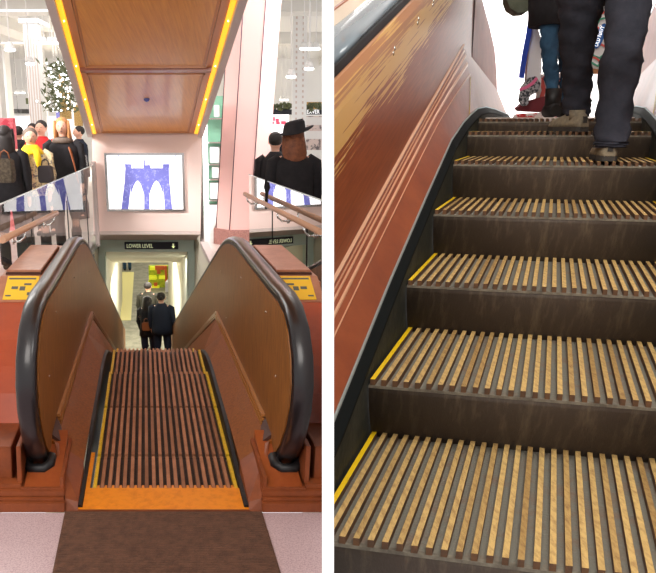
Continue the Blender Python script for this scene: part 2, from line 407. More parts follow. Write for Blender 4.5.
    mb = MB(f); mb.loft([[(.347, d, zk(d)-.02 if d > 3 else .012), (.350, d, zk(d)-.012 if d > 3 else .016), (.366, d, zk(d) if d > 3 else .02), (.366, d, zs(d)-.2), (.347, d, zs(d)-.2)] for d in ds2], smooth=False); B(mb, 'skirt', 'skirt')
    # outer housing: deck, curved orange red front, plinth
    mb = MB(f); mb.prism([(3.62, .69), (3.82, .79), (4.85, .79), (4.85, .70), (3.66, .67)], .608, .885); B(mb, 'deck', 'deck', bevel=.004)
    mb = MB(f); mb.prism([(3.85, .79), (4.72, .79), (4.72, .802), (3.85, .802)], .66, .86); B(mb, 'lid_rim', 'inner')
    mb = MB(f); mb.prism([(3.862, .802), (4.72, .802), (4.72, .816), (3.862, .816)], .663, .857); B(mb, 'raised_lid', 'deck', bevel=.003)
    prof = [(3.62, .688), (3.50, .63), (3.36, .56), (3.22, .47), (3.12, .37), (3.05, .25), (3.02, .1), (3.4, .1), (3.7, .3), (3.8, .68)]
    mb = MB(f); mb.prism(prof, .612, .885, smooth=False); B(mb, 'front_cladding', 'red', bevel=.02)
    prof = [(3.72, .78), (3.40, .745), (3.10, .70), (2.93, .60), (2.87, .45), (2.90, .26), (3.02, .16), (3.8, .16), (3.8, .78)]
    mb = MB(f); mb.prism(prof, .600, .626); B(mb, 'side_cheek', 'woodr', bevel=.004)
    mb = MB(f); mb.box((.885, 3.8, 0), (.90, 4.85, .76)); mb.box((.60, 3.8, .05), (.885, 4.85, .70)); B(mb, 'outer_panel', 'deck')
    # plinth
    mb = MB(f); mb.box((.419, 2.69, 0), (.90, 3.4, .045)); mb.box((.424, 2.705, .045), (.90, 3.38, .058)); mb.box((.424, 2.72, .058), (.90, 3.36, .085)); B(mb, 'plinth', 'wood2', bevel=.003)
    mb = MB(f); mb.hexa([(.445, 2.74, .083), (.60, 2.74, .083), (.60, 3.12, .083), (.445, 3.12, .083), (.445, 2.745, .09), (.60, 2.745, .09), (.60, 3.12, .185), (.445, 3.12, .185)]); B(mb, 'socket_board', 'woodr', bevel=.002)
    mb = MB(f); mb.box((.428, 2.735, .083), (.443, 3.12, .14)); mb.hexa([(.428, 2.73, .083), (.61, 2.73, .083), (.61, 2.742, .083), (.428, 2.742, .083), (.428, 2.73, .094), (.61, 2.73, .094), (.61, 2.742, .094), (.428, 2.742, .094)]); B(mb, 'socket_frame', 'wood2')
    mb = MB(f); mb.box((.61, 2.76, .083), (.63, 3.1, .27)); mb.box((.66, 2.80, .083), (.90, 3.1, .25)); mb.box((.61, 2.74, .083), (.90, 2.80, .105)); B(mb, 'newel_base', 'wood2', bevel=.003)
    # rubber collar where the handrail enters
    mb = MB(f); mb.tube([(.505, 2.93, .145), (.507, 2.88, .125), (.53, 2.855, .118), (.585, 2.855, .118), (.605, 2.88, .125), (.61, 2.93, .145)], .026, n=8); B(mb, 'handrail_collar', 'rubber2')
    # yellow notice on the deck
    def on(d): return .69 + (d-3.62)*.5 + .002
    mb = MB(f); mb.prism([(3.635, on(3.635)), (3.812, on(3.812)), (3.812, on(3.812)+.003), (3.635, on(3.635)+.003)], .665, .84, mi=0)
    st = B(mb, 'safety_notice', mat('notice_yellow', srgb(246, 196, 40), .5), label='yellow printed notice')
    mb = MB(f)
    for (u, d, w, h) in ((.68, 3.785, .15, .012), (.70, 3.74, .04, .014), (.73, 3.70, .03, .03), (.77, 3.71, .035, .02), (.69, 3.665, .025, .02), (.80, 3.655, .03, .01)):
        z0, z1 = on(d)+.0032, on(d+h)+.0032
        mb.hexa([(u, d, z0), (u+w, d, z0), (u+w, d+h, z1), (u, d+h, z1), (u, d, z0+.001), (u+w, d, z0+.001), (u+w, d+h, z1+.001), (u, d+h, z1+.001)])
    q = mb.build('notice_print', mat('notice_print', srgb(96, 96, 90), .6), st, clip=cl)
    # screws on the inner panel
    mb = MB(f)
    for d, z in ((3.0, .5), (3.3, .72), (4.2, .7), (4.9, .25), (5.35, .35), (5.35, .5)):
        mb.ell((.512, d, z), (.003, .006, .006), 8, 5)
    B(mb, 'panel_screws', 'steel')
    return root
balustrade(-1, 'left wooden balustrade of the descending escalator with black rubber handrail and orange newel')
balustrade(1, 'right wooden balustrade of the descending escalator with black rubber handrail, beside the pink pillar')

# ================================================================= stairwell
WL, WR = -.70, .78
struct('wall_well_left', MB(SH).box((WL-.06, 4.9, -4.2), (WL, 22, 0)), 'lower')
struct('wall_well_right', MB(SH).box((WR, 4.9, -4.2), (WR+.06, 22, .0)), 'lower', clip='L')
struct('trim_1', MB(SH).box((WL-.10, 4.9, -.02), (WL+.0, 9.6, .05)), 'fascia')
struct('trim_2', MB(SH).box((WL+.001, 4.9, -.22), (WL+.012, 9.6, -.12)), 'rubber2')
struct('trim_3', MB(SH).box((WR, 4.9, -.02), (WR+.10, 9.6, .05)), 'fascia', clip='L')
# far wall with the screen
struct('wall_screen', MB(SH).box((WL, 9.6, .195), (WR, 9.9, 1.75)), 'pink')
mb = MB(SH); mb.prism([(9.605, .193), (9.9, .193), (10.5, .0), (10.5, -.07), (9.8, .1)], WL, WR); 
mb = MB(SH); mb.hexa([(WL, 9.6, .15), (WR, 9.6, .15), (WR, 10.5, -.07), (WL, 10.5, -.07), (WL, 9.6, .193), (WR, 9.6, .193), (WR, 10.5, .1), (WL, 10.5, .1)]); struct('ceiling_well', mb, 'grey')
struct('beam_well', MB(SH).box((WL+.02, 10.5, -.25), (WR-.02, 10.8, .05)), 'mint')
mb = MB(SH); mb.hexa([(WL, 10.8, -.25), (WR, 10.8, -.25), (WR, 15, -1.28), (WL, 15, -1.28), (WL, 10.8, -.1), (WR, 10.8, -.1), (WR, 15, -1.1), (WL, 15, -1.1)]); struct('ceiling_slope', mb, 'lower')
struct('trim_4', MB(SH).box((WL+.0, 10.6, -3.9), (WL+.10, 10.9, -.25)), 'mint')
struct('trim_5', MB(SH).box((WR-.10, 10.6, -3.9), (WR, 10.9, -.25)), 'mint')
struct('floor_lower', MB().box((-12, 14, -4.2), (3, 33, -3.9)), 'lgrey', clip='L')
mb = MB(); a, b, c, d_ = at(116, 320, z=-3.89), at(131, 320, z=-3.89), at(134, 272, z=-3.89), at(116, 272, z=-3.89)
mb.prism([(a.x, a.y), (b.x, b.y), (c.x, c.y), (d_.x-.6, d_.y)], -3.9, -3.885, axis=2); props(mb.build('floor_runner', 'cream'), 'cream yellow floor strip on the lower level left of the people on the escalator', 'floor runner')
# overhead sign of the stairwell
D = 10.48; a, b = at(125, 249, y=D), at(178, 242, y=D)
r = empty('overhead_sign', (a.x, D, a.z), 'dark hanging direction sign with pale letters on the beam below the screen wall', 'sign')
MB().box((a.x, D-.02, a.z), (b.x, D+.015, b.z)).build('sign_board', 'navy', r)
text_mesh('LOWER LEVEL', .085, (a.x+.03, D-.024, a.z+.022), (1, 0, 0), (0, 0, 1), 'sign_lettering', 'letters', r, maxw=.40)
mb = MB(); x = b.x-.07; mb.box((x-.012, D-.026, a.z+.02), (x+.012, D-.02, b.z-.02)); mb.face([(x-.03, D-.026, a.z+.05), (x, D-.026, a.z+.015), (x+.03, D-.026, a.z+.05)]); mb.build('sign_arrow', 'letters', r)
# screen with the bridge tower
D = 9.595; a, b = at(107.6, 211, y=D), at(184, 153, y=D)
r = empty('wall_screen_display', (a.x, D, a.z), 'large lit wall screen showing a blue stone bridge tower, on the pale pink wall', 'screen')
fwm = .028
mb = MB(); mb.box((a.x, D-.03, a.z), (b.x, D, a.z+fwm)); mb.box((a.x, D-.03, b.z-fwm), (b.x, D, b.z)); mb.box((a.x, D-.03, a.z+fwm), (a.x+fwm, D, b.z-fwm)); mb.box((b.x-fwm, D-.03, a.z+fwm), (b.x, D, b.z-fwm)); mb.build('screen_frame', 'steel', r)
MB().box((a.x+fwm, D-.012, a.z+fwm), (b.x-fwm, D-.002, b.z-fwm)).build('screen_panel', 'scr', r)
towm = mat('screen_blue_print', srgb(104, 106, 180), .5, noise=(26, srgb(186, 190, 234), .54, .8)); bb = towm.node_tree.nodes['Principled BSDF']
nn = [n for n in towm.node_tree.nodes if n.type == 'VALTORGB'][0]; towm.node_tree.links.new(nn.outputs[0], bb.inputs['Emission Color']); bb.inputs['Emission Strength'].default_value = .75; bb.inputs['Base Color'].default_value = (0, 0, 0, 1)
def sp(px, py): q = at(px, py, y=D); return (q.x, q.z)
def scr_poly(mb, pts, t=.004): mb.prism([(x, z) for x, z in [sp(*p) for p in pts]], D-.012-t, D-.012, axis=1)
mb = MB()
scr_poly(mb, [(121.5, 210), (125, 180), (125.5, 168), (131, 168), (131, 186), (128.5, 210)])
scr_poly(mb, [(172.5, 210), (169.5, 180), (169, 168), (163.5, 168), (163.5, 186), (165, 210)])
scr_poly(mb, [(144.3, 210), (144.3, 168), (149.6, 168), (149.6, 210)])
scr_poly(mb, [(125.5, 168), (125, 164), (131.5, 164), (131.5, 168)]); scr_poly(mb, [(163, 168), (163, 164), (169.5, 164), (169.5, 168)]); scr_poly(mb, [(143.5, 168), (143.5, 165), (150.5, 165), (150.5, 168)])
for x0, x1 in ((131, 144.3), (149.6, 163.5)):
    n = 10; xm = (x0+x1)/2
    prev = None
    for i in range(n):
        t0, t1 = i/n, (i+1)/n
        def ya(t): return 180.5 + 14*abs(2*t-1)**1.7
        xa, xb = x0+(x1-x0)*t0, x0+(x1-x0)*t1
        scr_poly(mb, [(xa, 168), (xb, 168), (xb, ya(t1)), (xa, ya(t0))])
for pts in ([(143.5, 165), (145, 157), (145.5, 157), (145, 165)], [(148.5, 165), (148.8, 155), (149.3, 155), (149.4, 165)], [(118, 154.6), (126, 163), (126, 164), (117, 154.6)], [(176, 154.6), (168, 163), (168, 164), (177, 154.6)]): scr_poly(mb, pts, .003)
mb.build('screen_picture', towm, r)

# overhead soffit (underside of the ascending escalator above)
def zf(D): return 1.465 + (9.6-D)*.274
def SF(u, D, t): return SH(u, D, zf(D)+t)
r = empty('overhead_escalator', SH(0, 9.6, 1.5), 'overhead sloping escalator underside of two brown wooden coffers edged with yellow light strips', 'escalator underside')
U0, U1 = -.755, .79
def slab(u0, u1, d0, d1, t0, t1, mb=None): return (mb or MB(SF)).box((u0, d0, t0), (u1, d1, t1))
mb = slab(U0, U0+.07, 3.0, 9.6, 0, .5); slab(U1-.07, U1, 3.0, 9.6, 0, .5, mb); slab(U0+.07, U1-.07, 3.0, 9.6, .1, .5, mb); mb.build('side_fascia', 'fascia', r, clip='L')
for s_, (u0, u1) in enumerate(((U0+.072, U0+.122), (U1-.122, U1-.072))):
    slab(u0+.002, u1-.004, 3.0, 9.55, .03, .045).build('light_strip', 'led', r)
    mb = MB(SF)
    for i in range(4): mb.ell(((u0+u1)/2, 6.1+i*1.0, .025), (.006, .009, .006), 6, 4)
    mb.build('strip_bulbs', 'bulb', r)
u0, u1 = U0+.125, U1-.125
slab(u0, u1, 3.0, 9.58, .045, .10).build('soffit_board', 'woodf', r)
def coffer(d0, d1):
    slab(u0+.10, u1-.10, d0, d1, .030, .046).build('coffer_panel', 'woodv', r)
    mb = MB(SF)
    for k, (e, t) in enumerate(((.055, .016), (.075, .024), (.092, .031))):
        a_ = e; w = .016
        for (x0, x1, y0, y1) in ((u0+a_, u0+a_+w, d0-.10+a_, d1+.10-a_), (u1-a_-w, u1-a_, d0-.10+a_, d1+.10-a_), (u0+a_, u1-a_, d0-.10+a_, d0-.10+a_+w), (u0+a_, u1-a_, d1+.10-a_-w, d1+.10-a_)):
            mb.box((x0, y0, t), (x1, y1, .046))
    mb.build('coffer_moulding', 'woodf', r)
coffer(7.35, 9.42); coffer(3.1, 7.08)
mb = MB(SF); mb.box((u0, 7.18, .014), (u1, 7.25, .046)); mb.build('cross_bar', 'woodr', r)
mb = MB(SF); mb.ell((.03, 8.1, .028), (.035, .035, .03), 14, 8); mb.build('round_sensor', mat('sensor_dark', srgb(70, 80, 150), .1, coat=1), r)

# pink octagonal pillar on a granite base
r = empty('pillar', at(243, 249, z=0), 'tall pink octagonal pillar on a speckled granite base right of the escalator', 'pillar')
base = at(238.5, 246, z=0); rad = .365
def oc(c, rr, z, n=8, ph=math.pi/8): return [(c.x+rr*math.cos(ph+2*math.pi*k/n), c.y+rr*math.sin(ph+2*math.pi*k/n), z) for k in range(n)]
cb = Vector((base.x, base.y+rad, 0)); lean = .075
mb = MB(); mb.loft([oc(cb, rad+.025, 0), oc(cb, rad+.02, .22)], smooth=False); mb.build('base_block', 'stone', r, clip='L')
mb = MB(); mb.loft([oc(cb+Vector((lean*.22, 0, 0)), rad, .22), oc(cb+Vector((lean*4.6, 0, 0)), rad*1.03, 4.6)], smooth=False); mb.build('shaft', 'pillar', r)
mb = MB()
for k in (4, 5, 6):
    a_ = math.pi/8+2*math.pi*k/8
    for z0, z1 in ((.22, 4.6),):
        p0 = cb + Vector((lean*z0+(rad+.001)*math.cos(a_), (rad+.001)*math.sin(a_), z0)); p1 = cb + Vector((lean*z1+(rad*1.03+.001)*math.cos(a_), (rad*1.03+.001)*math.sin(a_), z1))
        mb.tube([p0, p1], .007, 6)
mb.build('edge_joints', 'pillarg', r)

# ================================================================= glass guards with wooden rails
def glass(name_lab, A, B_, posts, side):
    A, B_ = Vector(A), Vector(B_); dr = (B_-A); dr.z = 0; L = dr.length; dr.normalize(); n = Vector((dr.y, -dr.x, 0))*side
    r = empty('glass_guard', (A.x, A.y, 0), name_lab, 'glass guard')
    mb = MB(); a0, b0 = A - n*.006, A + n*.006; a1, b1 = B_ - n*.006, B_ + n*.006
    z0, zt = .04, 1.1
    # a single sheet with real thickness seen as one clear pane
    mb.face([(A.x, A.y, z0), (B_.x, B_.y, z0), (B_.x, B_.y, zt), (A.x, A.y, zt)]); mb.build('glass_pane', 'glass', r, clip='L', solid=1)
    mb = MB(); mb.hexa([(a0.x, a0.y, 0), (b0.x, b0.y, 0), (b1.x, b1.y, 0), (a1.x, a1.y, 0), (a0.x, a0.y, .04), (b0.x, b0.y, .04), (b1.x, b1.y, .04), (a1.x, a1.y, .04)]); mb.build('floor_channel', 'steel', r, clip='L')
    mb = MB(); mb.hexa([(a0.x, a0.y, zt), (b0.x, b0.y, zt), (b1.x, b1.y, zt), (a1.x, a1.y, zt), (a0.x, a0.y, zt+.008), (b0.x, b0.y, zt+.008), (b1.x, b1.y, zt+.008), (a1.x, a1.y, zt+.008)]); mb.build('top_edge', mat('polished_glass_edge', srgb(225, 238, 235), .2), r, clip='L')
    for t in posts[0]:
        p = A + dr*L*t; MB().box((p.x-.004, p.y-.008, .04), (p.x+.004, p.y+.008, .86)).build('pane_joint', 'rubber2', r, clip='L')
    t0, t1, py0, py1 = posts[1]; A = Vector((A.x, A.y, 0)); B_ = Vector((B_.x, B_.y, 0))
    def zat(p, py): dv = (py-CY)/F; c = p.y; return 1.6 - c*(SP+dv*CP)/(CP-dv*SP)
    p0 = A + dr*L*t0 + n*.09; p1 = A + dr*L*t1 + n*.09; p0.z, p1.z = zat(p0, py0), zat(p1, py1); zr0, zr1 = p0.z, p1.z
    MB().tube([p0, p1], .022, 12).build('wooden_rail', 'rail', r, clip='L')
    for t in posts[2]:
        p = A + dr*L*t; zz = zr0+(zr1-zr0)*((t-t0)/(t1-t0))
        MB().tube([p+Vector((0, 0, zz-.09)), p+n*.05+Vector((0, 0, zz-.09)), p+n*.085+Vector((0, 0, zz-.06)), p+n*.09+Vector((0, 0, zz-.02))], .008, 8).build('rail_bracket', 'chrome', r, clip='L')
        MB().tube([p+Vector((0, 0, zz-.09)), p+n*.012+Vector((0, 0, zz-.09))], .022, 12).build('bracket_disc', 'chrome', r, clip='L')
    return r
A = at(0, 205, z=1.1); B_ = at(94, 165, z=1.1); A = A + (A-B_)*.25
glass('clear glass guard with wooden rail left of the descending escalator', A, B_, ((.34, .62, .85), (.14, .44, 240, 213), (.24, .42)), 1)
A2 = at(322, 201, z=1.1); B2 = at(249, 175, z=1.1); A2 = A2 + (A2-B2)*.1
glass('clear glass guard with wooden rail in front of the woman in a black hat', A2, B2, ((.22, .62), (.0, .92, 232, 194), (.14, .42, .88)), -1)
MB().box((at(93, 165, y=9.52).x-.02, 9.50, 0), (at(93, 165, y=9.52).x+.03, 9.56, 1.15)).build('glass_post', 'fascia')
props(bpy.data.objects['glass_post'], 'thin greyish pink post at the far end of the left glass guard', 'post')
MB().box((at(200, 200, y=9.7).x-.0, 9.62, 0), (at(203.5, 200, y=9.7).x, 9.70, 1.62)).build('metal_post', 'steel')
props(bpy.data.objects['metal_post'], 'thin steel post at the right edge of the pink screen wall', 'post')

# green display shelves seen between the screen wall and the pillar
D = 12.5; r = empty('display_shelf', at(212, 235, y=D), 'green display shelving seen between the pink wall and the pillar', 'shelf')
pxbox(200, 96, 236, 232, D+.35, .05).build('back_panel', 'green', r)
for y in (118, 142, 164, 179, 200, 222): pxbox(200, y, 236, y+1.4, D, .35).build('shelf_board', 'steel', r)
for i, (x0, y0, x1, y1) in enumerate(((214, 105, 219, 117), (210, 147, 219, 163), (212, 167, 219, 178), (210, 183, 219, 199), (209, 205, 219, 221))):
    props(pxbox(x0, y0, x1, y1, D+.05, .2).build('white_box', 'whiteB', bevel=.01), 'white box on the green display shelving, %s from the top' % ['first', 'second', 'third', 'fourth', 'fifth'][i], 'box', 'white boxes on the green shelves')
pxbox(204.5, 100, 206.5, 225, D-.1, .05).build('light_tube', 'bulb'); props(bpy.data.objects['light_tube'], 'thin upright white light tube left of the green display shelving', 'light')

# ================================================================= lower level
D = 24
r = empty('product_wall', at(165, 300, y=D), 'lime green product wall with orange and red goods on the lower level', 'display')
pxbox(149, 266, 177, 281, D, .2).build('upper_board', 'lime', r); pxbox(149, 281, 165.5, 305, D, .2).build('lower_board', 'lime', r)
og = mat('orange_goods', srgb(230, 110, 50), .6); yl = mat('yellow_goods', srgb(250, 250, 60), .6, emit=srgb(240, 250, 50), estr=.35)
for (x0, y0, x1, y1, m_) in ((155, 266, 164, 270, og), (157, 270, 160, 274, og), (165, 266, 166.5, 281, og), (149, 276, 156, 279.5, yl), (159, 276, 165, 279, yl), (150, 267, 155, 270, yl), (154, 283, 157, 287, og), (152, 286, 159, 288, yl)):
    pxbox(x0, y0, x1, y1, D-.1, .1).build('goods_block', m_, r)
pxbox(165, 280.3, 177, 281.6, D-.12, .12).build('shelf_edge', og, r)
props(pxbox(165.6, 282, 177, 303, D-.7, .4).build('white_counter', 'whiteB', bevel=.02), 'white counter below the lime product wall on the lower level', 'counter')
props(pxbox(165, 303, 176, 312, 21.9, .9).build('grey_bench', mat('slate', srgb(90, 94, 100), .6), bevel=.03), 'dark grey low bench in front of the white counter on the lower level', 'bench')
r = empty('red_railing', at(180, 312, y=19), 'red metal stair railing on the lower level right of the white counter', 'railing')
rm = mat('red_metal', srgb(170, 40, 36), .4)
p = [at(178.5, 275, y=20), at(180, 314, y=18.5)]
MB().tube(p, .03, 8).build('rail_post', rm, r); MB().tube([at(180.5, 278, y=19.6), at(183, 310, y=18)], .03, 8).build('rail_post', rm, r); MB().tube([at(178.5, 275, y=20), at(180.5, 278, y=19.6)], .03, 8).build('top_rail', rm, r)
for j in range(4): MB().tube([at(178.8+j*.35, 282+j*8, y=19.7-j*.3), at(181+j*.5, 285+j*7, y=19.2-j*.3)], .015, 6).build('rail_bar', rm, r)

# ================================================================= shop floor, left background
def plain(name, mb, m, lab, cat, group=None, clip=None, bevel=0): return props(mb.build(name, m, clip=clip, bevel=bevel), lab, cat, group)
for i, (x0, x1, y0, y1, D, lab) in enumerate(((-8, 5, 35, 260, 14, 'broad white column at the left edge of the picture'), (32, 45, 68, 262, 19, 'white fluted column left of the garland tree'), (46.5, 50, 95, 262, 27, 'slim white column behind the garland tree'), (-2, 12, 95, 250, 26, 'white column far behind the red poster'))):
    a, b = at(x0, 150, y=D), at(x1, 150, y=D); r = empty('column', ((a.x+b.x)/2, D, 0), lab, 'column')
    mb = MB(); mb.box((a.x, D, 0), (b.x, D+b.x-a.x, 4.6)); mb.build('shaft', 'beam' if i == 0 else 'white', r)
    if i == 1:
        mb = MB()
        for k in range(5):
            xx = a.x + (b.x-a.x)*(k+.5)/5; mb.box((xx-.012, D-.02, 0.2), (xx+.012, D, 3.9))
        mb.build('flutes', 'grey', r); mb = MB(); mb.box((a.x-.08, D-.08, 4.2), (b.x+.08, D+.9, 4.6)); mb.build('capital', 'white', r)
for i, (D, w, h) in enumerate(((7, .6, .35), (12, .7, .35), (17.5, .7, .35), (24, .8, .35))): struct('beam_%d' % (i+1), MB().box((-17, D, 4.6-h), (12, D+w, 4.62)), 'beam')
for i, (xa, xb) in enumerate(((-8, -7.3), (-4.2, -3.6), (2.2, 2.7))): struct('beam_%d' % (i+5), MB().box((xa, 7.6, 4.3), (xb, 33, 4.62)), 'beam')
# ceiling spotlights
def spots(lst, lab, grp):
    for i, (px, py, D) in enumerate(lst):
        p = at(px, py, y=D); r = empty('spotlight', p, lab[i] if isinstance(lab, list) else lab, 'spotlight', grp)
        MB().tube([p+Vector((0, 0, .02)), p+Vector((0, 0, .14))], [.10, .05], 10).build('housing', 'white', r)
        MB().ell(p, (.10, .10, .03), 10, 6).build('lamp', 'bulb', r)
        MB().tube([p+Vector((0, 0, .14)), Vector((p.x, p.y, 4.6))], .012, 6).build('stem', 'white', r)
sl = [(10, 50, 13), (30, 64, 15), (38, 43, 18), (44, 43, 18), (50, 43, 18), (56, 43, 18), (17, 93, 28), (23, 93, 28)]
spots(sl, ['white ceiling spotlight nearest the left edge of the picture', 'white ceiling spotlight above the fluted column', 'first of the row of four ceiling spotlights left of the soffit', 'second of the row of four ceiling spotlights left of the soffit', 'third of the row of four ceiling spotlights left of the soffit', 'fourth of the row of four ceiling spotlights left of the soffit', 'left one of a far low pair of ceiling spotlights', 'right one of a far low pair of ceiling spotlights'], 'ceiling spotlights over the left shop floor')
# garland tree
def hang(o):
    vs = [o.matrix_basis @ v.co for v in o.data.vertices]; zt_ = max(v.z for v in vs); x0 = min(v.x for v in vs); x1 = max(v.x for v in vs); y = sum(v.y for v in vs)/len(vs)
    mb = MB()
    for x in (x0*.8+x1*.2, x0*.2+x1*.8): mb.tube([(x, y, zt_-.01), (x, y, 4.6)], .006, 5)
    mb.build('hanging_wires', 'steel', o); return o
r = empty('garland_tree', at(60, 240, y=17), 'tall decorated tree with grey green sprays and tiny white lights beside the soffit', 'tree')
c0 = at(62, 92, y=17)
MB().tube([(c0.x, 17, 0), (c0.x, 17, c0.z+.4)], .05, 8).build('trunk', 'gold', r)
mb = MB(); mbb = MB()
for i in range(520):
    px, py = random.gauss(61, 7), random.uniform(62, 112)
    if py > 95 and random.random() < .6: px = random.gauss(58, 9)
    p = at(px, py, y=17+random.uniform(-.5, .5)); d = Vector((random.uniform(-1, 1), random.uniform(-1, 1), random.uniform(-.4, 1))).normalized()*random.uniform(.10, .26)
    s_ = Vector((random.uniform(-1, 1), random.uniform(-1, 1), random.uniform(-1, 1))).cross(d).normalized()*.03
    if random.random() < .80: mb.face([p, p+d*.5+s_, p+d, p+d*.5-s_])
    else: mbb.ell(p, (.025, .025, .025), 6, 4)
mb.build('foliage', 'leaf', r, solid=1); mbb.build('fairy_lights', 'bulb', r)
for (x0, y0, x1, y1, D, lab) in ((60, 91, 68.5, 119, 18, 'gold woven panel below the garland tree'), (74.5, 105, 80.5, 126, 20, 'narrow gold woven panel beside the soffit edge')):
    hang(plain('hanging_gold_panel', pxbox(x0, y0, x1, y1, D, .15), 'gold', lab, 'panel'))  # flat gold panels on wires, unlit
hang(plain('hanging_banner', pxbox(56.5, 110, 60.5, 121, 21, .04), 'violet', 'small violet banner left of the gold woven panel', 'banner'))
plain('poster_stand', pxbox(-6, 118, 12.5, 240, 11, .12), 'redpanel', 'pink and red poster board behind the shoppers at the left edge', 'poster')
plain('glowing_shop_front', pxbox(13, 116, 32, 168, 30, .2), 'scr', 'bright white shop front at the back of the left shop floor', 'shop front')  # brightness of the shop front added as glow
hang(plain('track_lights', pxbox(13, 109, 31, 113.5, 28, .3), mat('track_dark', srgb(110, 112, 110), .6, noise=(5, srgb(60, 60, 60), .45, .55)), 'dark track of lamps above the far white shop front', 'track light'))
hang(plain('garland_bunch', pxbox(26, 98, 33, 104, 27, .4), 'leaf', 'small green garland hanging above the dark track of lamps', 'garland'))
plain('white_shelf', pxbox(48, 116, 58, 178, 24, .5), 'whiteB', 'white shelving in the distance behind the shoppers', 'shelf')
plain('white_rack', pxbox(70, 100, 76, 175, 25, .5), 'whiteB', 'white rack in the distance between the two gold panels', 'rack')
# right background
for x0, x1, D, lab in ((292, 306, 19, 'white studded column behind the woman in the hat'),):
    a, b = at(x0, 150, y=D), at(x1, 150, y=D); r = empty('column', ((a.x+b.x)/2, D, 0), lab, 'column')
    MB().box((a.x, D, 0), (b.x, D+.4, 4.6)).build('shaft', 'white', r, clip='L')
    mb = MB()
    for k in range(22):
        for xx in (a.x+.1, b.x-.1): mb.box((xx-.02, D-.02, 1.5+k*.14), (xx+.02, D, 1.56+k*.14))
    mb.build('studs', 'grey', r, clip='L')
spots([(291, 77, 14), (309, 69, 14), (304, 49, 16), (310, 49, 16), (316, 49, 16), (282, 100, 28), (286, 100, 28)], ['bright ceiling spotlight left of the studded column', 'bright ceiling spotlight right of the studded column', 'first of the row of three ceiling spotlights above the studded column', 'second of the row of three ceiling spotlights above the studded column', 'third of the row of three ceiling spotlights above the studded column', 'far left one of a small low pair of ceiling spotlights beside the pillar', 'far right one of a small low pair of ceiling spotlights beside the pillar'], 'ceiling spotlights over the right shop floor')
D = 20; r = empty('shop_sign', at(295, 116, y=D), 'long dark shop sign band with white letters above the woman in the hat', 'sign')
pxbox(272, 109.5, 322, 114.5, D, .1).build('sign_band', 'navy', r, clip='L')
pxbox(295, 109.7, 299, 114.3, D-.02, .02).build('red_mark', mat('dull_red', srgb(120, 50, 60), .6), r)
q = at(301.5, 113.7, y=D-.03); text_mesh('ALEXVER', .15, q, (1, 0, 0), (0, 0, 1), 'sign_lettering', 'wletters', r, maxw=.50)
D = 18; r = empty('advert_screen', at(280, 128, y=D), 'small white lit screen with red print left of the woman in the hat', 'screen')
pxbox(271, 114.5, 289, 134, D, .08).build('screen_panel', 'scr', r); 
mb = MB()
for (x0, y0, x1, y1) in ((273, 117, 275, 121), (275.5, 118.5, 279, 122), (276, 122, 280, 124.5), (281, 121, 286, 124.5), (272.5, 121.5, 274, 124.5)): pxbox(x0, y0, x1, y1, D-.02, .02, mb)
mb.build('screen_print', 'scrp', r)
mb = MB()
for i in range(60):
    p = at(random.uniform(273, 322), random.uniform(104, 110), y=20+random.uniform(-.3, .3)); mb.ell(p, (.06, .06, .06), 5, 4)
plain('garland', mb, 'leaf', 'grey green garland along the top of the dark shop sign band', 'garland', clip='L')
plain('gold_shelf', pxbox(307, 102, 322, 109, 24, .3), 'gold', 'gold shelf front above the dark shop sign band', 'shelf', clip='L')
for i, y in enumerate((117, 131)): plain('white_shelf', pxbox(306, y, 322, y+8, 22, .5), 'whiteB', ['upper white shelf behind the hat', 'lower white shelf behind the hat'][i], 'shelf', clip='L')
plain('goods_rack', pxbox(300, 116, 322, 150, 24, .3), mat('goods_mix', srgb(220, 200, 196), .7, noise=(6, srgb(110, 100, 104), .5, .6)), 'rack of mixed small goods behind the white shelves on the right', 'rack', clip='L')

# ================================================================= people
def skin_mesh(vs, es, rs, name, m, parent, sub=2, xf=None, clip=None, root=0):
    me = bpy.data.meshes.new('s'); me.from_pydata(vs, es, []); ob = bpy.data.objects.new('s', me); COL.objects.link(ob)
    sk = ob.modifiers.new('skin', 'SKIN'); ly = me.skin_vertices[0].data
    for i, r_ in enumerate(rs):
        ly[i].radius = (r_, r_) if not isinstance(r_, tuple) else r_; ly[i].use_root = (i == root)
    sk.use_smooth_shade = True
    ss = ob.modifiers.new('sub', 'SUBSURF'); ss.levels = sub; ss.render_levels = sub
    dg = bpy.context.evaluated_depsgraph_get(); out = bpy.data.meshes.new_from_object(ob.evaluated_get(dg)); bpy.data.objects.remove(ob)
    b = base_of(parent)
    bm = bmesh.new(); bm.from_mesh(out)
    for v in bm.verts: v.co = (xf @ v.co if xf else v.co)
    mb = MB(); mb.bm.free(); mb.bm = bm
    for f in bm.faces: f.smooth = True
    return mb.build(name, m, parent, clip=clip)
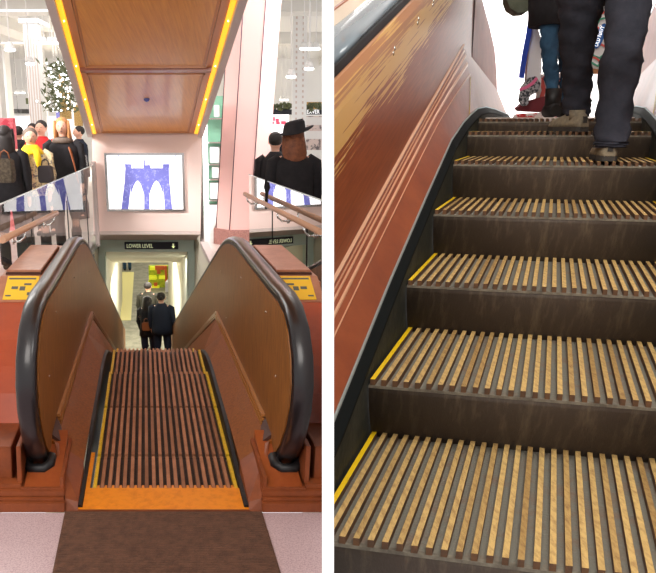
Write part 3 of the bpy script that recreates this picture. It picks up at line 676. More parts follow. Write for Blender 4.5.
def person(lab, x, y, z0, h, rz, coat='black', trous='black', hair='haird', coatlen=.80, hairstyle='short', arms=((.0, .0), (.0, .0)), shoes='blackshoe', group=None, clip=None, hat=None, slim=1.0, sub=1):
    r = empty('person', (x, y, z0), lab, 'person', group)
    k = h/1.72; xf = Matrix.Translation((x, y, z0)) @ Matrix.Rotation(rz, 4, 'Z') @ Matrix.Diagonal((k*slim, k*slim, k, 1))
    # local: faces +y
    V = [(0, 0, .95), (0, 0, 1.15), (0, .0, 1.36), (0, -.005, 1.46), (0, .01, 1.53), (0, .02, 1.62),
         (.165, 0, 1.40), (-.165, 0, 1.40), (.09, 0, .90), (-.09, 0, .90), (.10, .01, .50), (-.10, .01, .50), (.10, 0, .09), (-.10, 0, .09), (.10, .12, .04), (-.10, .12, .04)]
    E_ = [(0, 1), (1, 2), (2, 3), (3, 4), (4, 5), (2, 6), (2, 7), (0, 8), (0, 9), (8, 10), (9, 11), (10, 12), (11, 13), (12, 14), (13, 15)]
    Rr = [.12, .115, .12, .05, .05, .085, .055, .055, .085, .085, .055, .055, .04, .04, .035, .035]
    ar = []
    for s_, (fw, up) in zip((1, -1), arms):
        el = (s_*(.225), -.01+fw*.10, 1.13); hd = (s_*(.215-.10*fw), .05+.24*fw, .90+up+.02*fw)
        i0 = len(V); V += [el, hd]; E_ += [(6 if s_ > 0 else 7, i0), (i0, i0+1)]; Rr += [.040, .028]; ar.append((el, hd))
        # hand: palm and fingers
        d = (Vector(hd)-Vector(el)).normalized(); pm = Vector(hd)+d*.07; V.append(tuple(pm)); E_.append((i0+1, i0+2)); Rr.append(.032)
        for j in range(4):
            tip = pm + d*(.06+.01*(j in (1, 2))) + Vector((0, (j-1.5)*.02, -.005)) ; V.append(tuple(tip)); E_.append((i0+2, len(V)-1)); Rr.append(.009)
        th = pm - d*.01 + Vector((-s_*.02, .04, 0)); V.append(tuple(th)); E_.append((i0+2, len(V)-1)); Rr.append(.010)
    skin_mesh(V, E_, Rr, 'body', 'skin', r, sub, xf, clip)
    # head detail: nose, eyes, ears
    b0 = lambda n, mt, mb_: mb_.build(n, mt, r, clip=clip)
    def X(p): return xf @ Vector(p)
    mb = MB(lambda *p: X(p)); mb.ell((0, .015, 1.62), (.076, .094, .100), 14, 10); mb.ell((0, .108, 1.605), (.012, .018, .02), 8, 6)
    for s_ in (1, -1): mb.ell((s_*.076, .01, 1.615), (.012, .02, .03), 8, 6)
    b0('face', 'skin', mb)
    mb = MB(lambda *p: X(p))
    for s_ in (1, -1): mb.ell((s_*.03, .099, 1.632), (.009, .006, .005), 8, 5)
    mb.ell((0, .100, 1.568), (.018, .005, .004), 8, 5); b0('eyes_and_mouth', 'haird', mb)
    mb = MB(lambda *p: X(p)); mb.ell((0, -.012, 1.652), (.088, .100, .092), 16, 10)
    if hairstyle == 'long':
        mb.loft([[(.10*math.cos(t)*a_, -.045+.065*math.sin(t)*a_, z) for t in [2*math.pi*i/16 for i in range(16)]] for z, a_ in ((1.66, .85), (1.58, 1.0), (1.48, 1.12), (1.38, 1.0), (1.33, .6))])
        for s_ in (1, -1): mb.loft([[(s_*.085+.02*math.cos(t)*a_, .03+.04*math.sin(t)*a_, z) for t in [2*math.pi*i/8 for i in range(8)]] for z, a_ in ((1.70, .6), (1.62, 1), (1.50, 1.1), (1.40, .5))])
    if hairstyle == 'bun': mb.ell((.02, -.10, 1.64), (.045, .045, .045), 10, 8)
    b0('hair', hair, mb)
    # coat
    if coat:
        cz = .95-(coatlen-.6)*.0
        hem = coatlen
        mb = MB(lambda *p: X(p)); rings = []
        for z, a_, b_, c in ((hem, .205, .15, 0), (.95 if hem < .93 else hem+.02, .195, .145, 0), (1.12, .175, .13, 0), (1.28, .19, .135, 0), (1.38, .19, .12, 0), (1.44, .12, .09, 0), (1.50, .07, .065, 0)):
            rings.append([(a_*math.copysign(abs(math.cos(t))**.8, math.cos(t)), b_*math.copysign(abs(math.sin(t))**.9, math.sin(t))+c, z) for t in [2*math.pi*i/20 for i in range(20)]])
        mb.loft(rings)
        for s_, (el, hd) in zip((1, -1), ar):
            mb.tube([(s_*.13, 0, 1.43), (s_*.19, 0, 1.385), el, tuple(Vector(el)*.45+Vector(hd)*.55), tuple(Vector(el)*.03+Vector(hd)*.97)], [.05, .068, .055, .047, .044], 12)
        b0('coat', coat, mb)
    mb = MB(lambda *p: X(p))
    for s_ in (1, -1): mb.tube([(s_*.085, 0, .98), (s_*.09, 0, .85), (s_*.10, .015, .52), (s_*.10, 0, .30), (s_*.10, -.005, .07)], [.09, .098, .072, .066, .062], 12)
    b0('trousers', trous, mb)
    for s_ in (1, -1):
        mb = MB(lambda *p: X(p)); mb.tube([(s_*.10, -.06, .035), (s_*.10, -.02, .045), (s_*.10, .06, .045), (s_*.10, .14, .035), (s_*.10, .19, .025)], [.03, .045, .045, .042, .022], 12, flat=.8); b0('shoe', shoes, mb)
    if hat:
        mb = MB(lambda *p: X(p)); mb.loft([[(a_*math.cos(t), b_*math.sin(t)*1.1, z+.018*math.cos(2*t)*(a_ > .12)+.26*a_*math.cos(t)) for t in [2*math.pi*i/24 for i in range(24)]] for z, a_, b_ in ((1.688, .10, .10), (1.685, .175, .165), (1.694, .175, .165), (1.70, .104, .104), (1.77, .094, .10), (1.80, .075, .085), (1.79, .04, .05))])
        b0('hat', hat, mb)
    return r, X
def px_person(lab, px, D, z0, h, rz, **k):
    p = at(px, 200, y=D); x = (px-CX)/F*depth(D, z0+1.2); return person(lab, x, D, z0, h, rz, **k)
PI = math.pi
# left hall shoppers
r, X = px_person('person seen from behind in a dark coat at the left edge of the picture', 7, 7.9, 0, 1.60, PI-3.0, coat='black', trous='black', hair='haird', hairstyle='long', coatlen=.75)
r, X = px_person('woman in a yellow scarf and patterned blouse standing behind the left glass guard', 32, 8.6, 0, 1.575, PI+.35, coat='print_', trous='black', hair='hairg', coatlen=.86, arms=((.3, 0), (.3, 0)), slim=1.08)
mb = MB(lambda *p: X(p)); mb.loft([[(.10*math.cos(t)*a_, .02+.09*math.sin(t)*a_, z) for t in [2*PI*i/16 for i in range(16)]] for z, a_ in ((1.40, 1.5), (1.44, 1.35), (1.50, .9), (1.52, .75))]); mb.tube([(.06, .11, 1.46), (.08, .15, 1.30), (.10, .155, 1.12)], [.045, .05, .03], 8, flat=.5); mb.tube([(-.05, .11, 1.46), (-.07, .15, 1.32), (-.08, .16, 1.20)], [.045, .05, .03], 8, flat=.5); mb.build('scarf', 'scarf', r)
r, X = px_person('blonde woman in a black coat with a tan crossbody strap behind the left glass guard', 64, 9.0, 0, 1.70, PI+.15, coat='black', trous='black', hair='hairb', hairstyle='long', coatlen=.80, slim=1.0)
mb = MB(lambda *p: X(p)); mb.loft([[(.10*math.cos(t)*a_, .01+.09*math.sin(t)*a_, z) for t in [2*PI*i/16 for i in range(16)]] for z, a_ in ((1.42, 1.3), (1.46, 1.3), (1.49, 1.0))]); mb.build('fur_collar', 'hairg', r)
mb = MB(lambda *p: X(p)); mb.tube([(-.05, .05, 1.47), (-.11, .14, 1.30), (-.15, .16, 1.12), (-.18, .15, .92)], .018, 8, flat=.5); mb.build('crossbody_strap', 'tan', r)
px_person('person in a red and dark top half hidden behind the woman with the yellow scarf', 43, 10.6, 0, 1.68, PI, coat='redc', trous='black', hair='haird')
px_person('person with dark hair standing just behind the grey haired woman', 34, 11.6, 0, 1.64, PI, coat='black', trous='black', hair='haird')
px_person('person in dark clothes between the poster board and the yellow scarf', 20, 12, 0, 1.6, 0, coat='black', trous='black', hair='haird')
px_person('person in a dark short sleeved top standing beside the soffit edge', 80, 12.5, 0, 1.60, PI-.9, coat='navyc', trous='bluej', hair='haird', arms=((.8, .1), (.4, 0)))
# bags of the shoppers
def bagm(lab, px0, py0, px1, py1, D, dep, m, handle='tan', clip=None):
    a, b = at(px0, py1, y=D), at(px1, py0, y=D); r = empty('handbag', ((a.x+b.x)/2, D+dep/2, a.z), lab, 'bag'); w = b.x-a.x; h = b.z-a.z; cx = (a.x+b.x)/2
    mb = MB(); mb.loft([[(cx-w/2*s, D, z), (cx+w/2*s, D, z), (cx+w/2*s, D+dep*s, z), (cx-w/2*s, D+dep*s, z)] for z, s in ((a.z, .9), (a.z+h*.3, 1), (a.z+h*.9, .94), (b.z, .86))], smooth=False); mb.build('bag_body', m, r, clip=clip, bevel=.01)
    hh = min(.14, w*.5)
    mb = MB(); mb.tube([(cx-w*.3, D+dep/2, b.z-.01), (cx-w*.22, D+dep/2, b.z+hh*.7), (cx, D+dep/2, b.z+hh), (cx+w*.22, D+dep/2, b.z+hh*.7), (cx+w*.3, D+dep/2, b.z-.01)], .008, 8); mb.build('bag_handle', handle, r, clip=clip); return r
bagm('canvas handbag with tan handles carried by the person at the left edge', -4, 159, 11, 183, 7.45, .12, 'plaid')
bagm('dark slouchy handbag held by the woman with the yellow scarf', 38, 166, 50, 183, 8.15, .14, 'bag', 'bag')
bagm('red shopping bag between the person at the left edge and the yellow scarf', 13, 168, 22, 197, 8.2, .12, 'redc', 'redc')
bagm('small white patterned bag held by the person beside the soffit edge', 80, 155, 86, 168, 12.1, .10, 'check', 'black')
# woman in hat, companion
person('woman in a black hat and black coat seen from behind, with auburn hair', .225, 6.7, 0, 1.585, 0.15, coat='black', trous='black', hair='hairr', hairstyle='long', coatlen=.62, hat='black', clip='L', slim=1.12, sub=1)
person('person in a black coat seen from behind, left of the woman in a hat', .06, 7.9, 0, 1.53, 0.0, coat='black', trous='bluej', hair='haird', coatlen=.7, clip='L')
px_person('tiny distant person in dark clothes left of the black hat', 289, 15, 0, 1.62, PI, coat='navyc', trous='black', hair='haird', clip='L')
# people riding down
def rider(lab, px, D, h, **k):
    z = zs(D) - .02; x = (px-CX)/F*depth(D, z+1.2); return person(lab, x, D, z, h, -.1, group='people riding the escalator down', **k)
rider('woman with long dark hair riding down on the left of the pair', 147.5, 14.3, 1.58, coat='black', trous='bluej', hair='haird', hairstyle='long', arms=((.9, .12), (.2, 0)))
rider('person in a dark navy jacket riding down on the right of the pair', 161.5, 14.0, 1.62, coat='navyc', trous='bluej', hair='haird', hairstyle='bun', slim=1.15)
px_person('person with short hair in an olive black coat standing beyond the riding pair', 148.5, 17.0, -3.9, 1.72, -.1, coat=mat('olive_black_cloth', srgb(44, 42, 34), .9), trous='black', hair='haird', slim=1.15)
bagm('small brown shoulder bag of the long haired woman riding down', 142, 323, 150, 331, 14.05, .1, 'tan', 'tan')
r, X = px_person('person walking on the cream strip of the lower level, only legs seen', 126, 27, -3.9, 1.7, .2, coat='olive', trous='jeans', hair='haird')

# ================================================================= ascending escalator (right hall)
PW = .0286; NR = 29; RR = .472
HS = [0, .166, .333, .505, .666, .784, .851]
m_sl = mat('tan_slat', srgb(208, 174, 108), .65, noise=(11, srgb(140, 100, 58), .42, .78), scale=(9, 3, 3), bump=(90, .4))
m_sd = mat('slat_side', srgb(108, 74, 46), .8, noise=(30, srgb(74, 54, 40), .4, .7))
m_tr = mat('tread_grey', srgb(116, 112, 100), .8, noise=(16, srgb(122, 96, 78), .5, .75), bump=(120, .4))
m_ri = mat('riser_brown', srgb(72, 60, 50), .6, noise=(9, srgb(112, 98, 78), .5, .85), scale=(5, 1, 1), bump=(90, .3))
m_lip = mat('riser_lip', srgb(128, 120, 104), .7, noise=(30, srgb(92, 84, 72), .4, .65))
m_ys = mat('yellow_slat', srgb(244, 200, 20), .5, noise=(20, srgb(200, 160, 30), .5, .8))
gr = 'slatted steps of the ascending escalator'
labs = ['lowest and nearest slatted step of the ascending escalator, at the bottom of the picture', 'second slatted step of the ascending escalator from the bottom', 'third slatted step of the ascending escalator from the bottom', 'fourth slatted step of the ascending escalator from the bottom', 'fifth slatted step of the ascending escalator, on which the rear hiking shoe stands', 'sixth slatted step of the ascending escalator, on which the front hiking shoe stands', 'topmost slatted step of the ascending escalator just below the landing']
proto = None
def slat_bm(T, i, L):
    u = i*PW; w = .0062
    mb = MB(T); mb.box((u-w, 0, -.017), (u+w, L, 0)); mb.bm.faces.ensure_lookup_table()
    for j, f in enumerate(mb.bm.faces): f.material_index = 0 if j == 1 else 1
    return mb
for k in range(7):
    o_ = RT(.4, k*RR, HS[k])
    if proto is None:
        def T(u, v, z): return RT(u, v, z)
        proto = empty('escalator_step', RT(.4, 0, 0), labs[0], 'escalator step', gr)
        L = .545
        MB(T).box((-.010, .004, -.028), (28*PW+.010, L, -.017)).build('tread', m_tr, proto, clip='R')
        ra = [(.074*(t**1.7), -.019-.20*t) for t in [i/10 for i in range(11)]]; rp = ra + [(a_+.012, b_) for a_, b_ in ra[::-1]]
        MB(T).prism(rp, -.010, 28*PW+.010, smooth=True).build('riser', m_ri, proto, clip='R')
        MB(T).box((-.010, -.001, -.024), (28*PW+.010, .010, -.0165)).build('nosing_lip', m_lip, proto, clip='R')
        for i in range(NR):
            yl_ = i in (0, NR-1)
            o = slat_bm(T, i, L).build('slat', [m_ys, m_sd] if yl_ else [m_sl, m_sd], proto, clip='R', label='painted yellow edge slat' if yl_ else None)
        full = proto
    else:
        if k == 1:      # the nearest step is cut by the partition; the others are whole
            proto2 = empty('escalator_step', RT(.4, 0, 0), labs[1], 'escalator step', gr)
            MB(T).box((-.010, .004, -.028), (28*PW+.010, L, -.017)).build('tread', m_tr, proto2)
            MB(T).prism(rp, -.010, 28*PW+.010, smooth=True).build('riser', m_ri, proto2)
            MB(T).box((-.010, -.001, -.024), (28*PW+.010, .010, -.0165)).build('nosing_lip', m_lip, proto2)
            for i in range(NR):
                yl_ = i in (0, NR-1)
                slat_bm(T, i, L).build('slat', [m_ys, m_sd] if yl_ else [m_sl, m_sd], proto2, label='painted yellow edge slat' if yl_ else None)
            proto2.location = o_
        else:
            c = copy_tree(proto2); c.location = o_; c['label'] = labs[k]
# landing
struct('floor_landing', MB(RT).box((-.6, 7*RR-.02, .75), (2.0, 9.5, .862)), 'tile', clip='R')

# wood of the right hall with bare scratched streaks along the slope
def streak_wood():
    m = bpy.data.materials.new('red_brown_wood_scuffed'); m.use_nodes = True; nt = m.node_tree; b = nt.nodes['Principled BSDF']
    b.inputs['Roughness'].default_value = .42; b.inputs['Coat Weight'].default_value = .08; b.inputs['Coat Roughness'].default_value = .2
    tc = nt.nodes.new('ShaderNodeTexCoord')
    uv = tc.outputs['UV']                              # u along the slope, v height above the nosing line
    sep = nt.nodes.new('ShaderNodeSeparateXYZ'); nt.links.new(uv, sep.inputs[0])
    def noise(sx, sy, sc, det=4):
        mp = nt.nodes.new('ShaderNodeMapping'); mp.inputs['Scale'].default_value = (sx, sy, 1); nt.links.new(uv, mp.inputs[0])
        n = nt.nodes.new('ShaderNodeTexNoise'); n.inputs['Scale'].default_value = sc; n.inputs['Detail'].default_value = det; nt.links.new(mp.outputs[0], n.inputs['Vector']); return n.outputs['Fac']
    def math_(op, a, b_=None):
        n = nt.nodes.new('ShaderNodeMath'); n.operation = op
        for i, q in enumerate((a, b_)):
            if q is None: continue
            if isinstance(q, (int, float)): n.inputs[i].default_value = q
            else: nt.links.new(q, n.inputs[i])
        return n.outputs[0]
    grain = noise(2, 30, 3, 6)
    r1 = nt.nodes.new('ShaderNodeValToRGB'); r1.color_ramp.elements[0].position = .3; r1.color_ramp.elements[1].position = .72
    r1.color_ramp.elements[0].color = (*srgb(150, 76, 40), 1); r1.color_ramp.elements[1].color = (*srgb(118, 56, 32), 1); nt.links.new(grain, r1.inputs[0])
    st = noise(1.9, 105, 1.0, 4); bl = noise(2.5, 7, 1.0, 4)
    # band centred at height .50-.60, strongest near the lower end
    h = sep.outputs['Y']
    band = math_('SUBTRACT', 1.0, math_('MULTIPLY', math_('ABSOLUTE', math_('SUBTRACT', h, .56)), 7.0))
    v = math_('ADD', math_('MULTIPLY', band, .36), math_('ADD', math_('MULTIPLY', st, 1.0), math_('MULTIPLY', bl, .45)))
    mk = nt.nodes.new('ShaderNodeValToRGB'); mk.color_ramp.elements[0].position = .925; mk.color_ramp.elements[1].position = .95; nt.links.new(v, mk.inputs[0])
    # smooth honey coloured wood near the top edge
    tp = nt.nodes.new('ShaderNodeValToRGB'); tp.color_ramp.elements[0].position = .565; tp.color_ramp.elements[1].position = .64; nt.links.new(math_('ADD', h, math_('MULTIPLY', math_('SUBTRACT', bl, .5), .12)), tp.inputs[0])
    m1 = nt.nodes.new('ShaderNodeMixRGB'); nt.links.new(tp.outputs[0], m1.inputs[0]); nt.links.new(r1.outputs[0], m1.inputs[1]); m1.inputs[2].default_value = (*srgb(176, 120, 78), 1)
    m2 = nt.nodes.new('ShaderNodeMixRGB'); nt.links.new(mk.outputs[0], m2.inputs[0]); nt.links.new(m1.outputs[0], m2.inputs[1]); m2.inputs[2].default_value = (*srgb(204, 158, 92), 1)
    nt.links.new(m2.outputs[0], b.inputs['Base Color']); return m
def vary(m, dark):
    nt = m.node_tree; b = nt.nodes['Principled BSDF']; src = b.inputs['Base Color'].links[0].from_socket
    oi = nt.nodes.new('ShaderNodeObjectInfo'); rp_ = nt.nodes.new('ShaderNodeValToRGB'); e = rp_.color_ramp.elements
    e[0].position = .0; e[0].color = (*dark, 1); e[1].position = .55; e[1].color = (1, 1, 1, 1); nt.links.new(oi.outputs['Random'], rp_.inputs[0])
    mm = nt.nodes.new('ShaderNodeMixRGB'); mm.blend_type = 'MULTIPLY'; mm.inputs[0].default_value = 1
    nt.links.new(src, mm.inputs[1]); nt.links.new(rp_.outputs[0], mm.inputs[2]); nt.links.new(mm.outputs[0], b.inputs['Base Color'])
vary(m_sl, (.62, .56, .50)); vary(M['slatl'], (.6, .58, .56))
M['rwood'] = streak_wood()
M['rwood2'] = mat('red_brown_wood', srgb(150, 76, 42), .42, noise=(6, srgb(122, 58, 34), .3, .7), coat=.08)
M['rgloss'] = mat('glossy_brown_wood', srgb(150, 86, 62), .45, spec=.35, noise=(6, srgb(124, 68, 50), .3, .7))
M['rnewel'] = mat('newel_brown_wood', srgb(150, 84, 60), .5, spec=.12, noise=(6, srgb(124, 66, 48), .3, .7))
M['rmould'] = mat('highlit_moulding', srgb(206, 156, 124), .35, spec=.4)  # pale colour carries the thin highlights of the mouldings
M['rrail'] = mat('grey_rubber_rail', srgb(120, 132, 140), .18, coat=.6)
M['rband'] = mat('skirt_band', srgb(20, 23, 23), .8, spec=.1)
M['redge'] = mat('highlight_edge', srgb(150, 158, 156), .5, .3)  # painted highlight along the outer edge of the skirt band
M['rskirt'] = mat('green_black_skirt', srgb(40, 42, 36), .7, spec=.2, noise=(9, srgb(70, 68, 56), .45, .8), bump=(40, .2))
SR = .3526
def hn(v): return SR*v                                  # nosing line
skz = [(-.6, -.14), (0, .07), (.25, .139), (.819, .356), (1.4, .555), (1.989, .748), (2.384, .827), (2.689, .870), (3.024, .909), (3.5, .930), (4.2, .932), (5.72, .92)]
UW = 28*PW
def balR(sd, lab):
    def f(u, v, z): return RT(-u if sd < 0 else UW+u, v, z)
    cl = 'R'
    r = empty('escalator_balustrade', f(.2, 1, .3), lab, 'escalator balustrade', 'balustrades of the ascending escalator')
    B = lambda m_, n, mt, **k: m_.build(n, mt, r, clip=cl, **k)
    # skirt sheet beside the steps and the band on its top
    mb = MB(f); mb.loft([[(.014, v, z-.035), (.014, v, z-.6), (.022, v, z-.6), (.022, v, z-.030)] for v, z in skz], smooth=False); B(mb, 'skirt', 'rskirt')
    mb = MB(f); mb.loft([[(.012, v, z-.04), (.012, v, z-.030), (.036, v, z), (.042, v, z-.01), (.022, v, z-.045)] for v, z in skz], smooth=False); B(mb, 'skirt_band', 'rband')
    mb = MB(f); mb.loft([[(.033, v, z-.002), (.034, v, z+.003), (.040, v, z+.002), (.040, v, z-.004)] for v, z in skz], smooth=False); B(mb, 'band_edge', 'redge')
    # moulding line
    mo = [(-.6, -.03), (.0, .175), (.596, .388), (1.621, .754), (3.065, 1.247), (3.4, 1.235), (4.4, 1.19), (5.72, 1.13)]
    def zmo(v):
        for (a, za), (b, zb) in zip(mo, mo[1:]):
            if v <= b: return za + (zb-za)*(v-a)/(b-a)
        return mo[-1][1]
    def zsk(v):
        for (a, za), (b, zb) in zip(skz, skz[1:]):
            if v <= b: return za + (zb-za)*(v-a)/(b-a)
        return skz[-1][1]
    vs1 = [-.6+i*.1 for i in range(37)]+[3.065]; vs2 = [3.065]+[3.2+i*.2 for i in range(13)]
    for nm, vv in (('apron_panel', vs1), ('landing_apron', vs2)):
        mb = MB(f)
        for q in (((.040, 0), (.14, 1)),):
            mb.loft([[(.040+(.10)*t, v, zsk(v)+(zmo(v)-zsk(v))*t) for t in (0, .25, .5, .75, 1)]+[(.18, v, zmo(v)-.05), (.08, v, zsk(v)-.1)] for v in vv], smooth=False)
        B(mb, nm, 'rwood2' if nm == 'apron_panel' else 'rgloss')
    def ap(t, v, o=0): return (.040+.10*t-.7*o, v, zsk(v)+(zmo(v)-zsk(v))*t+.7*o)
    for t0, w_ in ((.93, .035), (.84, .05), (.70, .07), (.55, .03)):
        mb = MB(f); mb.loft([[ap(t0, v), ap(t0+w_*.5, v, .005), ap(t0+w_, v)] for v in vs1], smooth=False); B(mb, 'moulding', 'rmould')
    mb = MB(f); mb.loft([[(.1425, v, zmo(v)+.010), (.134, v, zmo(v)+.016), (.1425, v, zmo(v)+.022)] for v in vs1], smooth=False); B(mb, 'moulding', 'rmould')
    qa, qb = ap(.02, 2.66, .002), ap(.52, 3.05, .002)
    mb = MB(f); mb.tube([qa, tuple((a_+b_)/2 for a_, b_ in zip(qa, qb)), qb], .0022, 6)
    B(mb, 'brass_joint', mat('brass_line', srgb(190, 160, 90), .4, .6))
    # upper panel with the scuffed top; the top edge rounds outwards
    def zt(v): return SR*v + .692
    vj = 3.5
    def upper(vv, nm, lowf, topf, mt):
        mb = MB(f); rr = []
        for v in vv:
            zl, z1 = lowf(v), topf(v)
            rr.append([(.142, v, zl), (.150, v, zl+(z1-zl)*.5), (.156, v, z1-.08), (.162, v, z1-.035), (.175, v, z1-.008), (.19, v, z1), (.26, v, z1), (.26, v, zl)])
        mb.loft(rr, smooth=False); bm = mb.bm
        uvl = bm.loops.layers.uv.new('UVMap')
        # recover (v, z) from the ring order
        bm.verts.ensure_lookup_table(); n = len(rr[0])
        for fc in bm.faces:
            for lp in fc.loops:
                i = lp.vert.index
        idx = {}
        for a_, ringp in enumerate(rr):
            for b_, q in enumerate(ringp): idx[a_*n+b_] = (q[1], q[2]-SR*q[1])
        for vtx in bm.verts: pass
        bm.verts.index_update()
        for fc in bm.faces:
            for lp in fc.loops:
                lp[uvl].uv = idx[lp.vert.index]
        return B(mb, nm, mt)
    vv = [-.6, -.3, 0, .3, .6, .9, 1.2, 1.5, 1.8, 2.1, 2.4, 2.7, 3.0, 3.065, 3.3, 3.5]
    upper(vv, 'inner_panel', lambda v: zmo(v)+.0, zt, 'rwood')
    zj = zt(3.5)
    nv = [(3.503, zj), (3.75, zj-.10), (4.0, zj-.20), (4.4, zj-.28), (4.9, zj-.35), (5.35, zj-.43), (5.6, zj-.54), (5.72, zj-.72)]
    upper([q[0] for q in nv], 'newel_panel', lambda v: zmo(v), lambda v: dict(nv)[v] if v in dict(nv) else zj, 'rnewel')
    mb = MB(f); mb.box((.139, 3.497, zmo(3.5)), (.16, 3.503, zj-.02)); B(mb, 'panel_joint', 'inner')
    # black guide and grey rail
    rp_ = [(-.6, zt(-.6)), (0, zt(0)), (1, zt(1)), (2, zt(2)), (3, zt(3)), (3.5, zt(3.5))] + nv[1:] + [(5.76, zj-.8)]
    mb = MB(f); mb.loft([[(.18, v, z+.0), (.18, v, z+.028), (.30, v, z+.028), (.30, v, z)] for v, z in rp_], smooth=False); B(mb, 'handrail_guide', 'rubber2')
    mb = MB(f); mb.loft([[(.188, v, z+.026), (.190, v, z+.044), (.205, v, z+.056), (.245, v, z+.060), (.285, v, z+.056), (.300, v, z+.044), (.300, v, z+.026)] for v, z in rp_]); B(mb, 'handrail', 'rrail')
    mb = MB(f); mb.loft([[(.30, v, z+.01), (.30, v, z+.035), (.70, v, z+.035), (.70, v, z+.01)] for v, z in rp_[:6]], smooth=False); B(mb, 'outer_deck', mat('pale_deck', srgb(214, 196, 176), .5))
    mb = MB(f); mb.loft([[(.385, v, z+.035), (.385, v, z+.042), (.395, v, z+.042), (.395, v, z+.035)] for v, z in rp_[:6]], smooth=False); B(mb, 'deck_joint', 'woodr')
    if sd < 0:
        mb = MB(f)
        for v, h_ in ((1.30, .595), (1.72, .60), (2.05, .60)):
            for e in (0, .018): mb.ell((.156, v+e, SR*v+h_+e), (.004, .009, .009), 8, 6)
        for v, h_ in ((.55, .40), (.60, .10), (.75, .09)): mb.ell((.146 if h_ > .3 else .10, v, SR*v+h_), (.004, .009, .009), 8, 6)
        B(mb, 'panel_screws', 'chrome')
    return r
balR(-1, 'left red brown balustrade of the ascending escalator with scuffed wood and grey rail')
balR(1, 'right red brown wooden balustrade of the ascending escalator behind the walking legs')
# bright shop wall beyond the landing
struct('wall_landing', MB(RT).box((-3, 9.4, .4), (5, 9.5, 3.9)), mat('bright_shop_wall', (.95, .95, .95), .8), clip='R')

# legs of the man walking up
def atv(px, py, v):                                      # point of the pixel's ray in the plane at distance v up the escalator
    n = Vector((RT(1, 0, 0)-RT(0, 0, 0)).cross(Vector((0, 0, 1)))); n.normalize(); d = at(px, py, y=1)-EYE; p0 = RT(0, v, 0)
    return EYE + d*((p0-EYE).dot(n)/d.dot(n))
r = empty('person', atv(600, 150, 2.0), 'person in charcoal trousers and tan hiking shoes walking up the ascending escalator', 'person')
def wrinkle(rings, seed, amp):
    rnd = random.Random(seed); ph = [rnd.uniform(0, 6.28) for _ in range(6)]
    return [[p + (p-sum(rg, Vector())/len(rg)).normalized()*amp*(math.sin(i*1.9+j*.5+ph[0])+.7*math.sin(i*.9-j*1.1+ph[1])+.5*math.sin(i*2.9+j*2.1+ph[2])) for j, p in enumerate(rg)] for i, rg in enumerate(rings)]
def leg(pts, seed, dv=0):
    # pts: (xl, xr, y, v) silhouettes
    key = []
    for xl, xr, y, v in pts:
        a_, b_ = atv(xl, y, v), atv(xr, y, v); key.append(((a_+b_)/2, (b_-a_)/2))
    rings = []
    N = 34
    for i in range(N+1):
        t = i/N*(len(key)-1); k0 = min(int(t), len(key)-2); ft = t-k0; s = ft
        c = key[k0][0].lerp(key[k0+1][0], s); w = key[k0][1].lerp(key[k0+1][1], s); d = Vector((0, 0, 1)).cross(w).normalized()*w.length*1.05
        rings.append([c + w*math.cos(q) + d*math.sin(q) for q in [2*PI*j/24 for j in range(24)]])
    return wrinkle(rings, seed, .0052)
L1 = leg([(594, 626, 147.5, 1.985), (594, 627, 145, 1.985), (594, 627, 143, 1.99), (594, 629, 140, 2.0), (596, 630, 120, 2.05), (598, 635, 95, 2.06), (599, 640, 70, 2.03), (603, 643, 52, 2.00), (606, 647, 25, 2.04), (606, 651, 0, 2.10), (600, 658, -30, 2.16), (590, 662, -70, 2.2)], 3)
L2 = leg([(564, 590, 117, 2.50), (563, 590, 108, 2.50), (563, 592, 90, 2.48), (562, 592, 70, 2.42), (560, 594, 45, 2.36), (559, 600, 20, 2.32), (558, 606, 0, 2.28), (556, 616, -30, 2.24), (556, 625, -70, 2.2)], 5)
mb = MB(); mb.loft(L1); mb.loft(L2)
top = [(L1[-1], ), ]
c = (sum(L1[-1], Vector())+sum(L2[-1], Vector()))/48
def ellr(c, a_, b_, z): return [c + Vector((a_*math.cos(q), b_*math.sin(q), z)) for q in [2*PI*j/24 for j in range(24)]]
mb.loft([ellr(c, .19, .15, -.10), ellr(c, .20, .15, .0), ellr(c, .19, .14, .12)]); mb.build('trousers', 'charcoal', r)
# body above, continuous figure
cc = c; V = [cc, cc+Vector((0, 0, .22)), cc+Vector((.0, .03, .46)), cc+Vector((0, .05, .58)), cc+Vector((0, .07, .68)), cc+Vector((0, .08, .76)), cc+Vector((.2, .03, .48)), cc+Vector((-.2, .03, .48)), cc+Vector((.26, 0, .22)), cc+Vector((-.26, 0, .22)), cc+Vector((.27, .08, .0)), cc+Vector((-.27, .08, .0))]
a1, a2 = sum(L1[0], Vector())/24, sum(L2[0], Vector())/24; k1, k2 = sum(L1[17], Vector())/24, sum(L2[17], Vector())/24
E2 = []
for Lr in (L1, L2):
    prev = 0
    for i in (30, 24, 18, 12, 6, 1): V.append(sum(Lr[i], Vector())/24); E2.append((prev, len(V)-1)); prev = len(V)-1
skin_mesh([tuple(v) for v in V], [(0, 1), (1, 2), (2, 3), (3, 4), (4, 5), (2, 6), (2, 7), (6, 8), (7, 9), (8, 10), (9, 11)] + E2, [.12, .12, .13, .05, .08, .09, .06, .06, .045, .045, .04, .04] + [.06, .06, .05, .045, .04, .035]*2, 'body', 'skin', r, 1)
mb = MB(); mb.loft([ellr(c, .21, .16, -.02), ellr(c, .20, .15, .2), ellr(c, .22, .15, .42), ellr(c, .12, .1, .54)]); mb.build('jacket', 'black', r)
mb = MB(); mb.ell(tuple(cc+Vector((0, .06, .78))), (.09, .11, .11)); mb.build('hair', 'haird', r)
